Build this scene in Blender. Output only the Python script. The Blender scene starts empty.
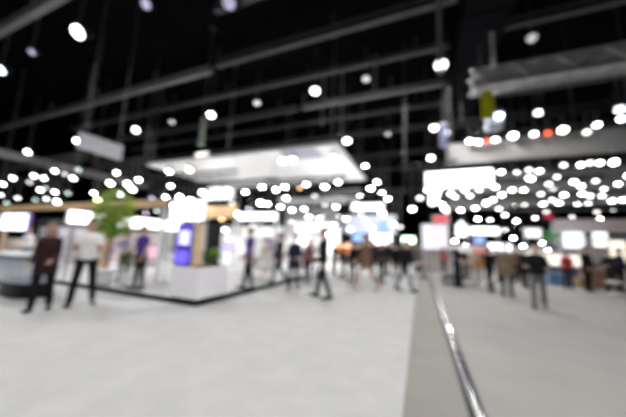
import bpy, bmesh, math, random
from math import sin, cos, pi, radians, sqrt
from mathutils import Vector, Matrix

random.seed(7)
C = bpy.context.scene.collection
SC = bpy.context.scene

# ------------------------------------------------------------------ camera
FPX, CX, CY, EYE = 262.0, 313.0, 208.5, 1.42
ROLL, PITCH, YAW = radians(2.2), radians(8.0), radians(22.3)


def ray(x, y):
    dx, dy = x - CX, y - CY
    a = cos(ROLL) * dx + sin(ROLL) * dy
    b = -sin(ROLL) * dx + cos(ROLL) * dy
    return world_dir(a, b, FPX)


def world_dir(a, b, f):
    fw = f * cos(PITCH) + b * sin(PITCH)
    up = f * sin(PITCH) - b * cos(PITCH)
    return Vector((a * cos(YAW) - fw * sin(YAW), a * sin(YAW) + fw * cos(YAW), up))


def at_z(x, y, z=0.0):
    r = ray(x, y)
    t = (z - EYE) / r.z
    return Vector((r.x * t, r.y * t, z))


def at_y(x, y, Y):
    r = ray(x, y)
    t = Y / r.y
    return Vector((r.x * t, Y, EYE + r.z * t))


def at_x(x, y, X):
    r = ray(x, y)
    t = X / r.x
    return Vector((X, r.y * t, EYE + r.z * t))


def depth_of(p):
    v = p - Vector((0, 0, EYE))
    return v.dot(world_dir(0, 0, 1))


cam = bpy.data.cameras.new('camera')
co = bpy.data.objects.new('camera', cam)
C.objects.link(co)
R = world_dir(cos(ROLL), -sin(ROLL), 0)
D = world_dir(sin(ROLL), cos(ROLL), 0)
F = world_dir(0, 0, 1)
m = Matrix.Identity(4)
for i in range(3):
    m[i][0], m[i][1], m[i][2] = R[i], -D[i], -F[i]
m[2][3] = EYE
co.matrix_world = m
cam.sensor_width = 36
cam.sensor_fit = 'HORIZONTAL'
cam.lens = FPX / 626 * 36
cam.clip_start, cam.clip_end = 0.05, 300
cam.dof.use_dof = True
cam.dof.focus_distance = 0.7
cam.dof.aperture_fstop = 0.86
cam.dof.aperture_ratio = 0.75
SC.camera = co
SC.view_settings.view_transform = 'Standard'
SC.view_settings.look = 'None'
SC.view_settings.gamma = 1
SC.view_settings.exposure = 0.45
SC.view_settings.use_curve_mapping = False

w = bpy.data.worlds.new('world')
SC.world = w
w.use_nodes = True
w.node_tree.nodes['Background'].inputs[0].default_value = (0.9, 0.95, 1, 1)
w.node_tree.nodes['Background'].inputs[1].default_value = 0.02

# ------------------------------------------------------------------ materials
_M = {}


def mat(name, col, rough=0.6, metal=0.0, var=0.12, scale=6.0, trans=0.0, bump=0.0, spec=None):
    if name in _M:
        return _M[name]
    m = bpy.data.materials.new(name)
    m.use_nodes = True
    nt = m.node_tree
    b = nt.nodes['Principled BSDF']
    b.inputs['Roughness'].default_value = rough
    b.inputs['Metallic'].default_value = metal
    b.inputs['Specular IOR Level'].default_value = (0.5 if max(col) > 0.05 else 0.15) if spec is None else spec
    tc = nt.nodes.new('ShaderNodeTexCoord')
    nz = nt.nodes.new('ShaderNodeTexNoise')
    nz.inputs['Scale'].default_value = scale
    nz.inputs['Detail'].default_value = 4
    nt.links.new(tc.outputs['Object'], nz.inputs['Vector'])
    rp = nt.nodes.new('ShaderNodeValToRGB')
    rp.color_ramp.elements[0].position = 0.3
    rp.color_ramp.elements[1].position = 0.7
    rp.color_ramp.elements[0].color = tuple(c * (1 - var) for c in col) + (1,)
    rp.color_ramp.elements[1].color = tuple(min(1, c * (1 + var)) for c in col) + (1,)
    nt.links.new(nz.outputs['Fac'], rp.inputs['Fac'])
    nt.links.new(rp.outputs['Color'], b.inputs['Base Color'])
    if bump:
        bp = nt.nodes.new('ShaderNodeBump')
        bp.inputs['Strength'].default_value = bump
        nt.links.new(nz.outputs['Fac'], bp.inputs['Height'])
        nt.links.new(bp.outputs['Normal'], b.inputs['Normal'])
    if trans:
        tr = nt.nodes.new('ShaderNodeBsdfTranslucent')
        nt.links.new(rp.outputs['Color'], tr.inputs['Color'])
        mx = nt.nodes.new('ShaderNodeMixShader')
        mx.inputs[0].default_value = trans
        nt.links.new(b.outputs[0], mx.inputs[1])
        nt.links.new(tr.outputs[0], mx.inputs[2])
        nt.links.new(mx.outputs[0], nt.nodes['Material Output'].inputs[0])
    _M[name] = m
    return m


def glow(name, col, s):
    if name in _M:
        return _M[name]
    m = bpy.data.materials.new(name)
    m.use_nodes = True
    nt = m.node_tree
    b = nt.nodes['Principled BSDF']
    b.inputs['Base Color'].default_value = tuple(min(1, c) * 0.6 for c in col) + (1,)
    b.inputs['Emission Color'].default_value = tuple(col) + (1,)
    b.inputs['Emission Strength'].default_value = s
    _M[name] = m
    return m


# ------------------------------------------------------------------ mesh helper
class MB:
    def __init__(self):
        self.bm = bmesh.new()

    def box(self, c, s, rz=0.0, rx=0.0, bev=0.0):
        M = Matrix.Translation(Vector(c)) @ Matrix.Rotation(rz, 4, 'Z') @ Matrix.Rotation(rx, 4, 'X') @ Matrix.Diagonal((s[0], s[1], s[2], 1))
        r = bmesh.ops.create_cube(self.bm, size=1.0, matrix=M)
        if bev:
            es = {e for v in r['verts'] for e in v.link_edges}
            bmesh.ops.bevel(self.bm, geom=list(es), offset=bev, segments=2, affect='EDGES', profile=0.5)
        return self

    def lohi(self, lo, hi, bev=0.0):
        lo, hi = Vector(lo), Vector(hi)
        return self.box((lo + hi) / 2, hi - lo, bev=bev)

    def cone(self, p0, r0, p1, r1, n=12, cap=True):
        p0, p1 = Vector(p0), Vector(p1)
        d = p1 - p0
        q = d.to_track_quat('Z', 'Y').to_matrix().to_4x4()
        M = Matrix.Translation((p0 + p1) / 2) @ q
        bmesh.ops.create_cone(self.bm, cap_ends=cap, segments=n, radius1=r0, radius2=r1, depth=d.length, matrix=M)
        return self

    def ball(self, c, r, n=12, rot=None):
        if not hasattr(r, '__len__'):
            r = (r, r, r)
        M = Matrix.Translation(Vector(c))
        if rot is not None:
            M = M @ rot
        M = M @ Matrix.Diagonal((r[0], r[1], r[2], 1))
        bmesh.ops.create_uvsphere(self.bm, u_segments=n, v_segments=max(6, n * 2 // 3), radius=1.0, matrix=M)
        return self

    def caps(self, p0, r0, p1, r1, n=12):
        self.cone(p0, r0, p1, r1, n)
        self.ball(p0, r0, n)
        self.ball(p1, r1, n)
        return self

    def rings(self, rs, n=20, cap=True, fn=None):
        """rs: list of lists of points, lofted"""
        prev = None
        first = None
        for ring in rs:
            vs = [self.bm.verts.new(fn(p) if fn else p) for p in ring]
            if prev:
                k = len(vs)
                for i in range(k):
                    self.bm.faces.new((prev[i], prev[(i + 1) % k], vs[(i + 1) % k], vs[i]))
            else:
                first = vs
            prev = vs
        if cap:
            self.bm.faces.new(list(reversed(first)))
            self.bm.faces.new(prev)
        return self

    def lathe(self, prof, c=(0, 0, 0), n=20, M=None):
        rs = []
        for r, z in prof:
            ring = [Vector((c[0] + r * cos(2 * pi * i / n), c[1] + r * sin(2 * pi * i / n), c[2] + z)) for i in range(n)]
            if M:
                ring = [M @ p for p in ring]
            rs.append(ring)
        return self.rings(rs)

    def build(self, name, m, parent=None, smooth=False):
        return link(name, self.mesh(name, m, smooth), parent)

    def mesh(self, name, m, smooth=False):
        bmesh.ops.recalc_face_normals(self.bm, faces=self.bm.faces)
        me = bpy.data.meshes.new(name)
        self.bm.to_mesh(me)
        self.bm.free()
        me.materials.append(m)
        if smooth:
            for p in me.polygons:
                p.use_smooth = True
        return me


def link(name, me, parent=None):
    o = bpy.data.objects.new(name, me)
    C.objects.link(o)
    if parent is not None:
        o.parent = parent
    return o


def tag(o, label, cat, group=None, kind=None):
    if label:
        o['label'] = label
    if cat:
        o['category'] = cat
    if group:
        o['group'] = group
    if kind:
        o['kind'] = kind
    return o


def thing(name, label, cat, loc=(0, 0, 0), rz=0.0, group=None):
    o = bpy.data.objects.new(name, None)
    C.objects.link(o)
    o.location = loc
    o.rotation_euler = (0, 0, rz)
    o.empty_display_size = 0.2
    return tag(o, label, cat, group)


def struct(name, mb, m):
    o = mb.build(name, m)
    o['kind'] = 'structure'
    return o


# ------------------------------------------------------------------ common materials
CARPET = mat('light grey carpet', (0.41, 0.41, 0.415), 0.9, 0, 0.06, 3.0, bump=0.05)
STRIPM = mat('taupe aisle strip', (0.185, 0.175, 0.16), 0.55, 0, 0.06, 2.0)
RFLOOR = mat('mid grey carpet', (0.27, 0.262, 0.255), 0.7, 0, 0.08, 1.2)
BLACK = mat('black paint', (0.005, 0.005, 0.007), 0.9, 0, 0.3, 2, spec=0.05)
CEILM = mat('black roof deck', (0.003, 0.003, 0.004), 0.95, 0, 0.3, 1, spec=0.02)
BEAMM = mat('dark grey steel', (0.075, 0.075, 0.08), 0.7, 0.0, 0.15, 2, spec=0.2)
BEAML = mat('grey steel', (0.22, 0.22, 0.225), 0.7, 0.0, 0.15, 2, spec=0.2)
DARK = mat('black plastic', (0.012, 0.012, 0.014), 0.45, 0, 0.2, 8)
ALU = mat('aluminium', (0.62, 0.63, 0.65), 0.35, 0.7, 0.08, 8)
STEEL = mat('polished steel', (0.72, 0.72, 0.74), 0.16, 1.0, 0.05, 10)
WHITE = mat('white laminate', (0.82, 0.82, 0.84), 0.45, 0, 0.03, 4)
FABW = mat('white stretch fabric', (0.85, 0.85, 0.85), 0.85, 0, 0.04, 2, trans=0.45)
GREYF = mat('pale grey fabric', (0.50, 0.49, 0.48), 0.85, 0, 0.06, 2)
WOOD = mat('honey wood', (0.60, 0.40, 0.22), 0.55, 0, 0.2, 5)
PALEW = mat('pale wood', (0.80, 0.60, 0.40), 0.55, 0, 0.15, 5)
CABLE = mat('steel cable', (0.25, 0.25, 0.26), 0.5, 0.6, 0.1, 10)
GREENROD = mat('pale green rod', (0.35, 0.42, 0.34), 0.5, 0.3, 0.1, 10)

ROOF = 12.2
# ------------------------------------------------------------------ the hall shell
XL, XR, YB, YF = -42.0, 36.0, 46.0, -6.0
struct('floor', MB().lohi((XL, YF, -0.2), (-0.165, YB, 0)), CARPET)
struct('floor_aisle', MB().lohi((-0.165, YF, -0.2), (0.44, YB, 0.0)), STRIPM)
struct('floor_right', MB().lohi((0.44, YF, -0.2), (XR, YB, 0.0)), RFLOOR)
struct('ceiling', MB().lohi((XL, YF, ROOF), (XR, YB, ROOF + 0.2)), CEILM)
struct('wall_back', MB().lohi((XL, YB, 0), (XR, YB + 0.2, ROOF)), BLACK)
struct('wall_left', MB().lohi((XL - 0.2, YF, 0), (XL, YB, ROOF)), BLACK)
struct('wall_right', MB().lohi((XR, YF, 0), (XR + 0.2, YB, ROOF)), BLACK)
struct('wall_front', MB().lohi((XL, YF - 0.2, 0), (XR, YF, ROOF)), BLACK)

# roof beams running across the hall (I profile with web stiffeners)


def roof_beam(Y, x0, x1, z=11.0, h=0.42, m=BEAMM):
    b = MB()
    b.lohi((x0, Y - 0.14, z), (x1, Y + 0.14, z + 0.05))
    b.lohi((x0, Y - 0.14, z + h - 0.05), (x1, Y + 0.14, z + h))
    b.lohi((x0, Y - 0.02, z + 0.05), (x1, Y + 0.02, z + h - 0.05))
    n = int((x1 - x0) / 1.5)
    for i in range(n + 1):
        x = x0 + 0.05 + (x1 - x0 - 0.1) * i / n
        b.box((x, Y, z + h / 2), (0.02, 0.26, h - 0.1))
    # hangers to the deck
    for i in range(0, n + 1, 4):
        x = x0 + 0.05 + (x1 - x0 - 0.1) * i / n
        b.box((x, Y, (z + h + ROOF) / 2), (0.08, 0.08, ROOF - z - h - 0.002))
    return struct('roof_beam', b, m)


roof_beam(4.75, -40, -12.9, m=BEAML)
roof_beam(10.45, -40, -11.0, m=BEAML)
roof_beam(10.2, -10.3, 1.5, m=BEAMM)
roof_beam(7.6, -8, 1.5, z=11.2, m=BEAMM, h=0.3)
roof_beam(15.9, -34, -8.0, m=BEAMM)
roof_beam(15.9, -7.6, 1.5, m=BEAML, h=0.36)
roof_beam(13.0, -30, 1.5, z=11.2, h=0.25, m=BEAMM)
roof_beam(18.5, -30, 1.5, z=11.2, h=0.25, m=BEAMM)
roof_beam(21.6, -34, 1.5, m=BEAMM)
roof_beam(27.3, -34, 1.5, m=BEAMM)
roof_beam(33.0, -34, 1.5, m=BEAMM)
roof_beam(12.4, 3.4, 34, m=BEAMM)
roof_beam(9.4, 3.4, 34, m=BEAMM, h=0.3)
roof_beam(18.2, 3.4, 34, m=BEAMM)
roof_beam(25.0, 3.4, 34, m=BEAMM)

# the big black duct running down the hall over the aisle
duct = thing('ventilation_duct', 'wide black ventilation duct running down the hall under the roof', 'duct', (2.45, 18, 10.0))
MB().lohi((-0.75, -18, 0), (0.75, 26, 0.85)).build('casing', mat('duct black', (0.006, 0.006, 0.008), 0.9, spec=0.05), duct)
for i in range(15):
    y = -17 + i * 3
    MB().lohi((-0.79, y, -0.03), (0.79, y + 0.08, 0.88)).build('flange', BLACK, duct)
for i in range(6):
    MB().lohi((-0.03, -15 + i * 8, 0.885), (0.03, -14.94 + i * 8, ROOF - 10 - 0.003)).build('hanger', CABLE, duct)

# ------------------------------------------------------------------ floor rail
rail = thing('floor_rail', 'polished steel rail running along the floor beside the taupe strip', 'rail', (0.46, 1.5, 0.0))
MB().lohi((-0.035, -2.5, 0.001), (0.045, 20, 0.012)).build('base_plate', ALU, rail)
b = MB()
n = 10
rs = []
for yy in (-2.5, 20):
    rs.append([Vector((0.008 + 0.036 * cos(pi * i / n), yy, 0.0125 + 0.04 * sin(pi * i / n))) for i in range(n + 1)])
b.rings(rs)
b.build('tube', STEEL, rail, True)
MB().lohi((-0.085, -2.5, 0.001), (-0.037, 20, 0.02)).build('shadow_strip', DARK, rail)  # the rail's contact shadow on the floor, built as a dark strip
for i in range(8):
    MB().cone((0.008, -1 + i * 2.4, 0.052), 0.008, (0.008, -1 + i * 2.4, 0.056), 0.008, 8).build('screw', DARK, rail)

# what a cable at (x, y) hangs from: the deck, the duct's underside or the white canopy
ZC = 6.2


def roof_at(x, y, z=3.0):
    if z < ZC - 0.05 and -16.15 < x < -3.6 and 11.1 < y < 18.1:
        return ZC + 0.018
    if 1.60 < x < 3.30:
        return 9.966
    return ROOF


# ------------------------------------------------------------------ lamps
LV = {}


def lens_mat(F, r, level, col, cn):
    area = pi * (FPX / F * r) ** 2
    s = level * 75.0 / area
    s = 1.4 ** round(math.log(max(s, 0.4)) / math.log(1.4))
    s = min(s, 160)
    return glow('lamp %s %.2f' % (cn, s), col, s), round(s, 2)


COLS = {'w': (1.0, 0.99, 0.96), 'c': (0.86, 0.93, 1.0), 'p': (0.72, 0.70, 0.95), 'r': (1.0, 0.10, 0.05), 'o': (1.0, 0.62, 0.30),
        'g': (0.75, 0.95, 0.88), 'b': (0.25, 0.55, 1.0), 'y': (0.85, 1.0, 0.35)}
_pm = {}
TILT = radians(50)   # lamp heads aim down the aisle and to the floor
TM = Matrix.Rotation(-TILT, 4, 'X')


def head_meshes(r, lm, key):
    k = ('h', round(r, 3))
    if k not in _pm:
        # axis of the head is local -Z (down), tilted towards the aisle
        h = MB().lathe([(0.45 * r, 2.1 * r), (0.8 * r, 1.9 * r), (1.0 * r, 1.0 * r), (1.18 * r, 0.0), (1.0 * r, -0.02 * r), (0.9 * r, 0.3 * r)], n=16, M=TM)
        for i in range(8):
            a = 2 * pi * i / 8
            p0 = TM @ Vector((0.8 * r * cos(a), 0.8 * r * sin(a), 1.15 * r))
            p1 = TM @ Vector((0.8 * r * cos(a), 0.8 * r * sin(a), 1.85 * r))
            h.cone(p0, 0.2 * r, p1, 0.16 * r, 5)
        hm = h.mesh('housing', DARK, False)
        y = MB()
        for s in (-1, 1):
            y.box((s * 1.3 * r, 0, 0.95 * r), (0.1 * r, 0.35 * r, 1.9 * r))
        y.box((0, 0, 1.95 * r + 0.35 * r), (2.7 * r, 0.35 * r, 0.1 * r))
        y.box((1.3 * r, 0, 2.1 * r), (0.1 * r, .35 * r, 0.5 * r))
        y.box((-1.3 * r, 0, 2.1 * r), (0.1 * r, .35 * r, 0.5 * r))
        for s in (-1, 1):
            y.cone((s * 1.15 * r, 0, 0.5 * r), 0.16 * r, (s * 1.42 * r, 0, 0.5 * r), 0.16 * r, 8)
        ym = y.mesh('yoke', DARK)
        _pm[k] = (hm, ym)
    lk = ('l', round(r, 3), lm.name)
    if lk not in _pm:
        l = MB()
        prof = [(r * cos(a), -0.55 * r * sin(a)) for a in [i * pi / 2 / 6 for i in range(6)]] + [(0.02 * r, -0.55 * r)]
        l.lathe([(0.97 * q, z + 0.02 * r) for q, z in prof], n=16, M=TM)
        _pm[lk] = l.mesh('lens', lm, True)
    sk = 's'
    if sk not in _pm:
        _pm[sk] = MB().cone((0, 0, 0), 0.016, (0, 0, 1), 0.016, 8).mesh('stem', CABLE)
        _pm['c'] = MB().lathe([(0.05, -0.05), (0.05, 0.0)], n=12).mesh('clamp', DARK)
    return _pm[k] + (_pm[lk],)


ALL_LAMPS = []


def lamp(p, r, level, top, label, group, col='w', name='spotlight', rz=0.0, power=0.0):
    """a spotlight hanging by a stem from height `top`"""
    F = depth_of(p)
    lm, s = lens_mat(F, r, level, COLS[col], col)
    hm, ym, le = head_meshes(r, lm, s)
    t = thing(name, label, 'lamp', p, rz, group)
    hs = link('housing', hm, t)
    link('yoke', ym, t)
    lo_ = link('lens', le, hs)
    st = link('stem', _pm['s'], t)
    z0 = 2.36 * r
    L = top - p.z - z0 - 0.003
    if L < 0.05:
        L = 0.05
    st.location = (0, 0, z0)
    st.scale = (1, 1, L)
    c = link('clamp', _pm['c'], t)
    c.location = (0, 0, z0 + L)
    ALL_LAMPS.append((p, r))
    if power:
        ld = bpy.data.lights.new('hall_light', 'SPOT')
        ld.energy = power
        ld.spot_size = radians(150)
        ld.spot_blend = 0.6
        ld.shadow_soft_size = 0.5
        ld.color = (1, 0.985, 0.96)
        lo = bpy.data.objects.new('hall_light', ld)
        C.objects.link(lo)
        lo.parent = t
        lo.location = (0, 0, -0.9 * r - 0.02)
    return t


BLACKT = mat('black truss paint', (0.03, 0.03, 0.032), 0.6, 0, 0.2, 8, spec=0.2)


def truss(p0, p1, label, group=None, s=0.29, m=BLACKT, up=ROOF, name='lighting_truss', hang=True):
    """box truss between two points, hung on cables"""
    p0, p1 = Vector(p0), Vector(p1)
    d = p1 - p0
    L = d.length
    t = thing(name, label, 'truss', p0, math.atan2(d.y, d.x), group)
    slope = math.atan2(d.z, sqrt(d.x ** 2 + d.y ** 2))
    for sy in (-1, 1):
        for sz in (0, 1):
            MB().cone((0, sy * s / 2, sz * s), 0.025, (L, sy * s / 2, sz * s), 0.025, 8).build('chord', m, t)
    b = MB()
    n = max(2, int(L / 0.55))
    for i in range(n):
        x0, x1 = L * i / n, L * (i + 1) / n
        for sy in (-1, 1):
            a, c = (0, s) if i % 2 else (s, 0)
            b.cone((x0, sy * s / 2, a), 0.012, (x1, sy * s / 2, c), 0.012, 5)
        for sz in (0, s):
            b.cone((x0, -s / 2 if i % 2 else s / 2, sz), 0.012, (x1, s / 2 if i % 2 else -s / 2, sz), 0.012, 5)
    b.build('lattice', m, t)
    if hang:
        k = max(2, min(8, int(L / 5) + 1))
        for i in range(k):
            x = 0.3 + (L - 0.6) * i / (k - 1)
            q = p0 + d * (x / L)
            MB().cone((x, 0, s + 0.026), 0.014, (x, 0, roof_at(q.x, q.y, q.z) - p0.z - 0.004), 0.014, 6).build('cable', CABLE, t)
    return t


ORD = ['first', 'second', 'third', 'fourth', 'fifth', 'sixth', 'seventh', 'eighth', 'ninth', 'tenth', 'eleventh', 'twelfth', 'thirteenth', 'fourteenth',
       'fifteenth', 'sixteenth', 'seventeenth', 'eighteenth', 'nineteenth', 'twentieth']
LEVELS = {'B': 4.5, 'W': 2.2, 'm': 0.75, 'd': 0.30, 'x': 0.12}
TONE = {'w': 'white', 'c': 'bluish white', 'p': 'pale violet', 'r': 'red', 'o': 'amber', 'g': 'greenish white', 'b': 'blue', 'y': 'yellow-green'}
SIZE = {'B': 'large glaring', 'W': 'bright', 'm': 'soft', 'd': 'dim', 'x': 'faint'}


def row(Y, pts, where, group, zpad=0.45, r=0.115, trussed=True, ext=0.6, power=0.0):
    """lamps under one truss that crosses the hall at Y; pts = (px, py, level[, colour])"""
    P = []
    for q in pts:
        p = at_y(q[0], q[1], Y)
        P.append((p, q[2], q[3] if len(q) > 3 else 'w'))
    P.sort(key=lambda a: a[0].x)
    for _ in range(30):
        for i in range(len(P) - 1):
            need = 2.75 * r + 0.03 + (0.1 if 'B' in (P[i][1], P[i + 1][1]) else 0)
            gap = P[i + 1][0].x - P[i][0].x
            if gap < need:
                P[i][0].x -= (need - gap) / 2
                P[i + 1][0].x += (need - gap) / 2
    top = max(p.z for p, _, _ in P) + zpad
    for i, (p, lv, col) in enumerate(P):
        rr = r * (1.35 if lv == 'B' else 1.0)
        lamp(p, rr, LEVELS[lv], top - 0.035, '%s %s spotlight, %s from left %s' % (SIZE[lv], TONE[col], ORD[i], where), group, col, power=power if i % 3 == 1 and lv in 'WB' else 0.0)
    if trussed:
        truss((P[0][0].x - ext, Y, top), (P[-1][0].x + ext, Y, top), 'black box truss carrying the spotlights ' + where, None)
    return top


# ---- high lamps under the roof
def high(x, y, z, level, label, r=0.2, col='w', power=0.0):
    p = at_z(x, y, z)
    lamp(p, r, level, roof_at(p.x, p.y, p.z), label, 'high lamps under the roof', col, 'roof_lamp', 0.0, power)


PW = 820
high(78, 32, 9.6, 8.0, 'big glaring roof lamp high on the left under the first beams', 0.26, power=PW)
high(1, 70, 9.0, 2.6, 'bright roof lamp cut by the left edge of the picture', 0.2, 'c', power=PW)
high(32, 52, 10, 0.25, 'faint grey roof lamp near the big glaring one', 0.16, 'p')
high(146, 4, 10, 0.45, 'faint grey roof lamp right of the big glaring one at the top', 0.18, 'p')
high(136, 130, 8.6, 3.0, 'bright roof lamp between the grey hanging banner and the white canopy', power=PW)
high(211, 115, 9.3, 3.2, 'bright roof lamp above the white canopy beside a pale green rod', power=PW)
high(229, 2, 10.2, 0.3, 'dim violet roof lamp at the top edge of the picture', 0.26, 'p')
high(257, 103, 10, 0.25, 'faint roof lamp between two bright ones above the white canopy', 0.16)
high(172, 122, 10, 0.2, 'faint roof lamp left of the pale green rod', 0.16)
high(315, 91, 9.6, 3.4, 'bright roof lamp hanging above the far end of the white canopy', power=PW)
high(366, 79, 10.3, 0.3, 'faint grey roof lamp halfway between two bright ones', 0.16)
high(347, 141, 8.2, 3.2, 'bright roof lamp just beyond the corner of the white canopy', power=PW)
high(388, 134, 10, 0.15, 'faint roof lamp in the dark middle of the hall', 0.16)
high(441, 65, 9.8, 4.5, 'big bright roof lamp on a long rod beside the black duct', 0.24, power=PW)
high(534, 73, 9.2, 3.0, 'bright roof lamp in front of the pale roof truss')
high(532, 38, 10.3, 0.25, 'faint grey roof lamp above the pale roof truss', 0.18)
high(538, 113, 10.2, 3.4, 'bright roof lamp between pale truss and grey hanging banner')
high(620, 109, 8.6, 2.6, 'bluish white roof lamp at the right edge above the grey banner', 0.2, 'c')
high(28, 152, 8.2, 3.2, 'bright roof lamp over the wooden booth on the far left', power=PW)
high(77, 141, 8.4, 3.0, 'bright roof lamp at the near end of the grey hanging banner', power=PW)
high(434, 128, 9.6, 3.2, 'bright roof lamp close under the far part of the black duct', power=PW)
high(431, 158, 8.8, 3.0, 'bright roof lamp above the left corner of the glowing angled bar', power=PW)
high(445, 133, 8.0, 1.0, 'bluish roof lamp above the small violet banner', 0.2, 'c')
# lamps of the part of the hall behind and beside the camera light the near floor
for (x, y) in ((-6, -2), (5, -2), (-13, 2.5), (10, 3), (0.2, 2)):
    lamp(Vector((x, y, 9.5)), 0.22, 3.0, ROOF, 'round white roof lamp above the near aisle, outside the picture', 'roof lamps above the near aisle', 'w', 'roof_lamp', 0, PW * 1.35)

# plain droppers and rods from the roof
def rod(x, y0, y1, Y, label, m=CABLE, r=0.06, thin=False):
    a, b_ = at_y(x, y0, Y), at_y(x, y1, Y)
    t = thing('hanging_rod', label, 'rod', (b_.x, Y, b_.z), 0, 'rods hanging from the roof')
    L = roof_at(b_.x, Y, 8) - b_.z - 0.005
    MB().cone((0, 0, 0), r, (0, 0, a.z - b_.z if thin else L), r, 10).build('shaft', m, t)
    if thin:
        MB().cone((0, 0, a.z - b_.z + 0.002), 0.015, (0, 0, L), 0.015, 8).build('cable', CABLE, t)
    MB().cone((0, 0, 0.03), r * 1.6, (0, 0, 0.09), r * 1.6, 10).build('collar', m, t)
    MB().lathe([(r * 2, -0.05), (r * 2, -0.004)], (0, 0, roof_at(b_.x, Y, 8) - b_.z), 12).build('ceiling_plate', DARK, t)


rod(201, 118, 146, 9.0, 'pale green rod coming down to the white canopy', GREENROD, 0.09, True)
rod(441, 10, 74, 9.6, 'grey rod hanging beside the black duct, left of it', BEAML, 0.07)
rod(494, 20, 66, 11.0, 'pale rod hanging beside the black duct, right of it', GREYF, 0.05)
rod(375, 45, 92, 13.6, 'grey rod in the dark middle, half way to the duct', BEAML, 0.07)
rod(341, 100, 135, 14.5, 'thin grey rod beyond the corner of the white canopy', BEAML, 0.05)
rod(322, 95, 125, 14.0, 'thin grey rod near the far edge of the canopy', BEAML, 0.05)

# ---- the big white canopy hung over the left booths
a = at_z(160, 168, ZC)
bq = at_z(336, 142, ZC)
cq = at_z(352, 180, ZC)
x0, x1, y0, y1 = a.x, bq.x, bq.y, cq.y
cn = thing('hanging_canopy', 'large white fabric canopy hung flat under the roof over the booths', 'canopy', (x0, y0, ZC))
wx, wy = x1 - x0, y1 - y0
MB().lohi((0.08, 0.08, 0.02), (wx - 0.08, wy - 0.08, 0.05)).build('fabric_ceiling', FABW, cn)
MB().lohi((0, -0.03, -0.10), (wx, 0.05, 0.06)).build('border', WHITE, cn)
MB().lohi((0, wy - 0.05, -0.10), (wx, wy + 0.03, 0.06)).build('border', WHITE, cn)
MB().lohi((-0.03, 0.06, -0.10), (0.05, wy - 0.06, 0.06)).build('border', WHITE, cn)
MB().lohi((wx - 0.05, 0.06, -0.10), (wx + 0.03, wy - 0.06, 0.06)).build('border', WHITE, cn)
g0 = at_z(296, 157, ZC)
MB().lohi((g0.x - x0 - 0.4, g0.y - y0 - 1.3, -0.02), (g0.x - x0 + 1.5, g0.y - y0 + 0.4, 0.015)).build('grey_panel', mat('slate panel', (0.42, 0.42, 0.52), 0.6), cn)
for (fx, fy) in ((0.02, 0.02), (0.5, 0.02), (0.98, 0.02), (0.02, 0.98), (0.5, 0.98), (0.98, 0.98)):
    MB().cone((fx * wx, fy * wy, 0.062), 0.02, (fx * wx, fy * wy, ROOF - ZC - 0.004), 0.02, 6).build('cable', CABLE, cn)
CAN = (x0, x1, y0, y1)
# lamps clipped below the canopy edge
for (x, y, lab) in ((160, 169, 'at its near left corner'), (184, 168, 'a little inside its near left corner'), (269, 152, 'on its near edge, left of a twin'), (286, 155, 'on its near edge beside the slate panel'),
                    (335, 158, 'at its near right end'), (262, 187, 'at its far edge, leftmost'), (276, 190, 'at its far edge, second from the left'), (285, 187, 'at its far edge, third from the left'),
                    (306, 184, 'at its far edge, fourth from the left'), (325, 187, 'at its far edge, fifth from the left'), (338, 182, 'at its far edge, rightmost')):
    p = at_z(x, y, ZC - 0.55)
    p.x = min(max(p.x, x0 + 0.3), x1 - 0.3)
    p.y = min(max(p.y, y0 + 0.3), y1 - 0.3)
    lamp(p, 0.15, 3.2, ZC - 0.03, 'bright spotlight under the white canopy, ' + lab, 'spotlights under the white canopy')
p = at_z(197, 150, ZC + 0.75)
sp = thing('floodlight', 'white floodlight resting on the near edge of the canopy', 'lamp', (p.x, y0 + 1.0, ZC + 0.056))
MB().box((0, 0, 0.5), (0.7, 0.4, 0.45), rx=0.5, bev=0.03).build('housing', WHITE, sp)
MB().box((0, -0.2, 0.4), (0.6, 0.03, 0.36), rx=0.5).build('lens', glow('flood lens', (1, 0.97, 0.95), 1.2), sp)
MB().box((0, 0, 0.13), (0.06, 0.06, 0.26)).box((0, 0, 0.02), (0.4, 0.3, 0.03)).build('stand', WHITE, sp)

# added floor lamps, not part of the hall, to brighten the canopy from below
def added_uplighter(x, y, lab, e=200):
    t = thing('added_floor_lamp', lab, 'lamp', (x, y, 0.002), 0, 'floor lamps added to brighten the canopy')
    MB().lathe([(0.18, 0), (0.17, 0.02), (0.03, 0.03)], n=16).build('base', DARK, t)
    MB().cone((0, 0, 0.03), 0.02, (0, 0, 2.5), 0.02, 8).build('pole', DARK, t)
    MB().lathe([(0.05, 2.5), (0.16, 2.62), (0.18, 2.70), (0.15, 2.70), (0.10, 2.62)], n=16).build('added_lamp_shade', DARK, t)
    MB().lathe([(0.09, 2.63), (0.12, 2.66), (0.06, 2.69)], n=14).build('added_lamp_bulb', glow('added uplight bulb', (1, 0.99, 0.97), 8), t)
    ld = bpy.data.lights.new('fill_uplight', 'SPOT')
    ld.energy, ld.spot_size, ld.spot_blend, ld.shadow_soft_size = e, radians(150), 0.7, 0.1
    lo = bpy.data.objects.new('fill_uplight', ld)
    C.objects.link(lo)
    lo.parent = t
    lo.location = (0, 0, 2.82)
    lo.rotation_euler = (pi, 0, 0)


added_uplighter(-12.9, 12.4, 'added slim black floor lamp under the near left part of the canopy')
added_uplighter(-7.2, 12.2, 'added slim black floor lamp under the near right part of the canopy', 110)
added_uplighter(-6.3, 15.9, 'added slim black floor lamp under the far right part of the canopy', 90)
added_uplighter(-12.2, 16.2, 'added slim black floor lamp under the far left part of the canopy')

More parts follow.
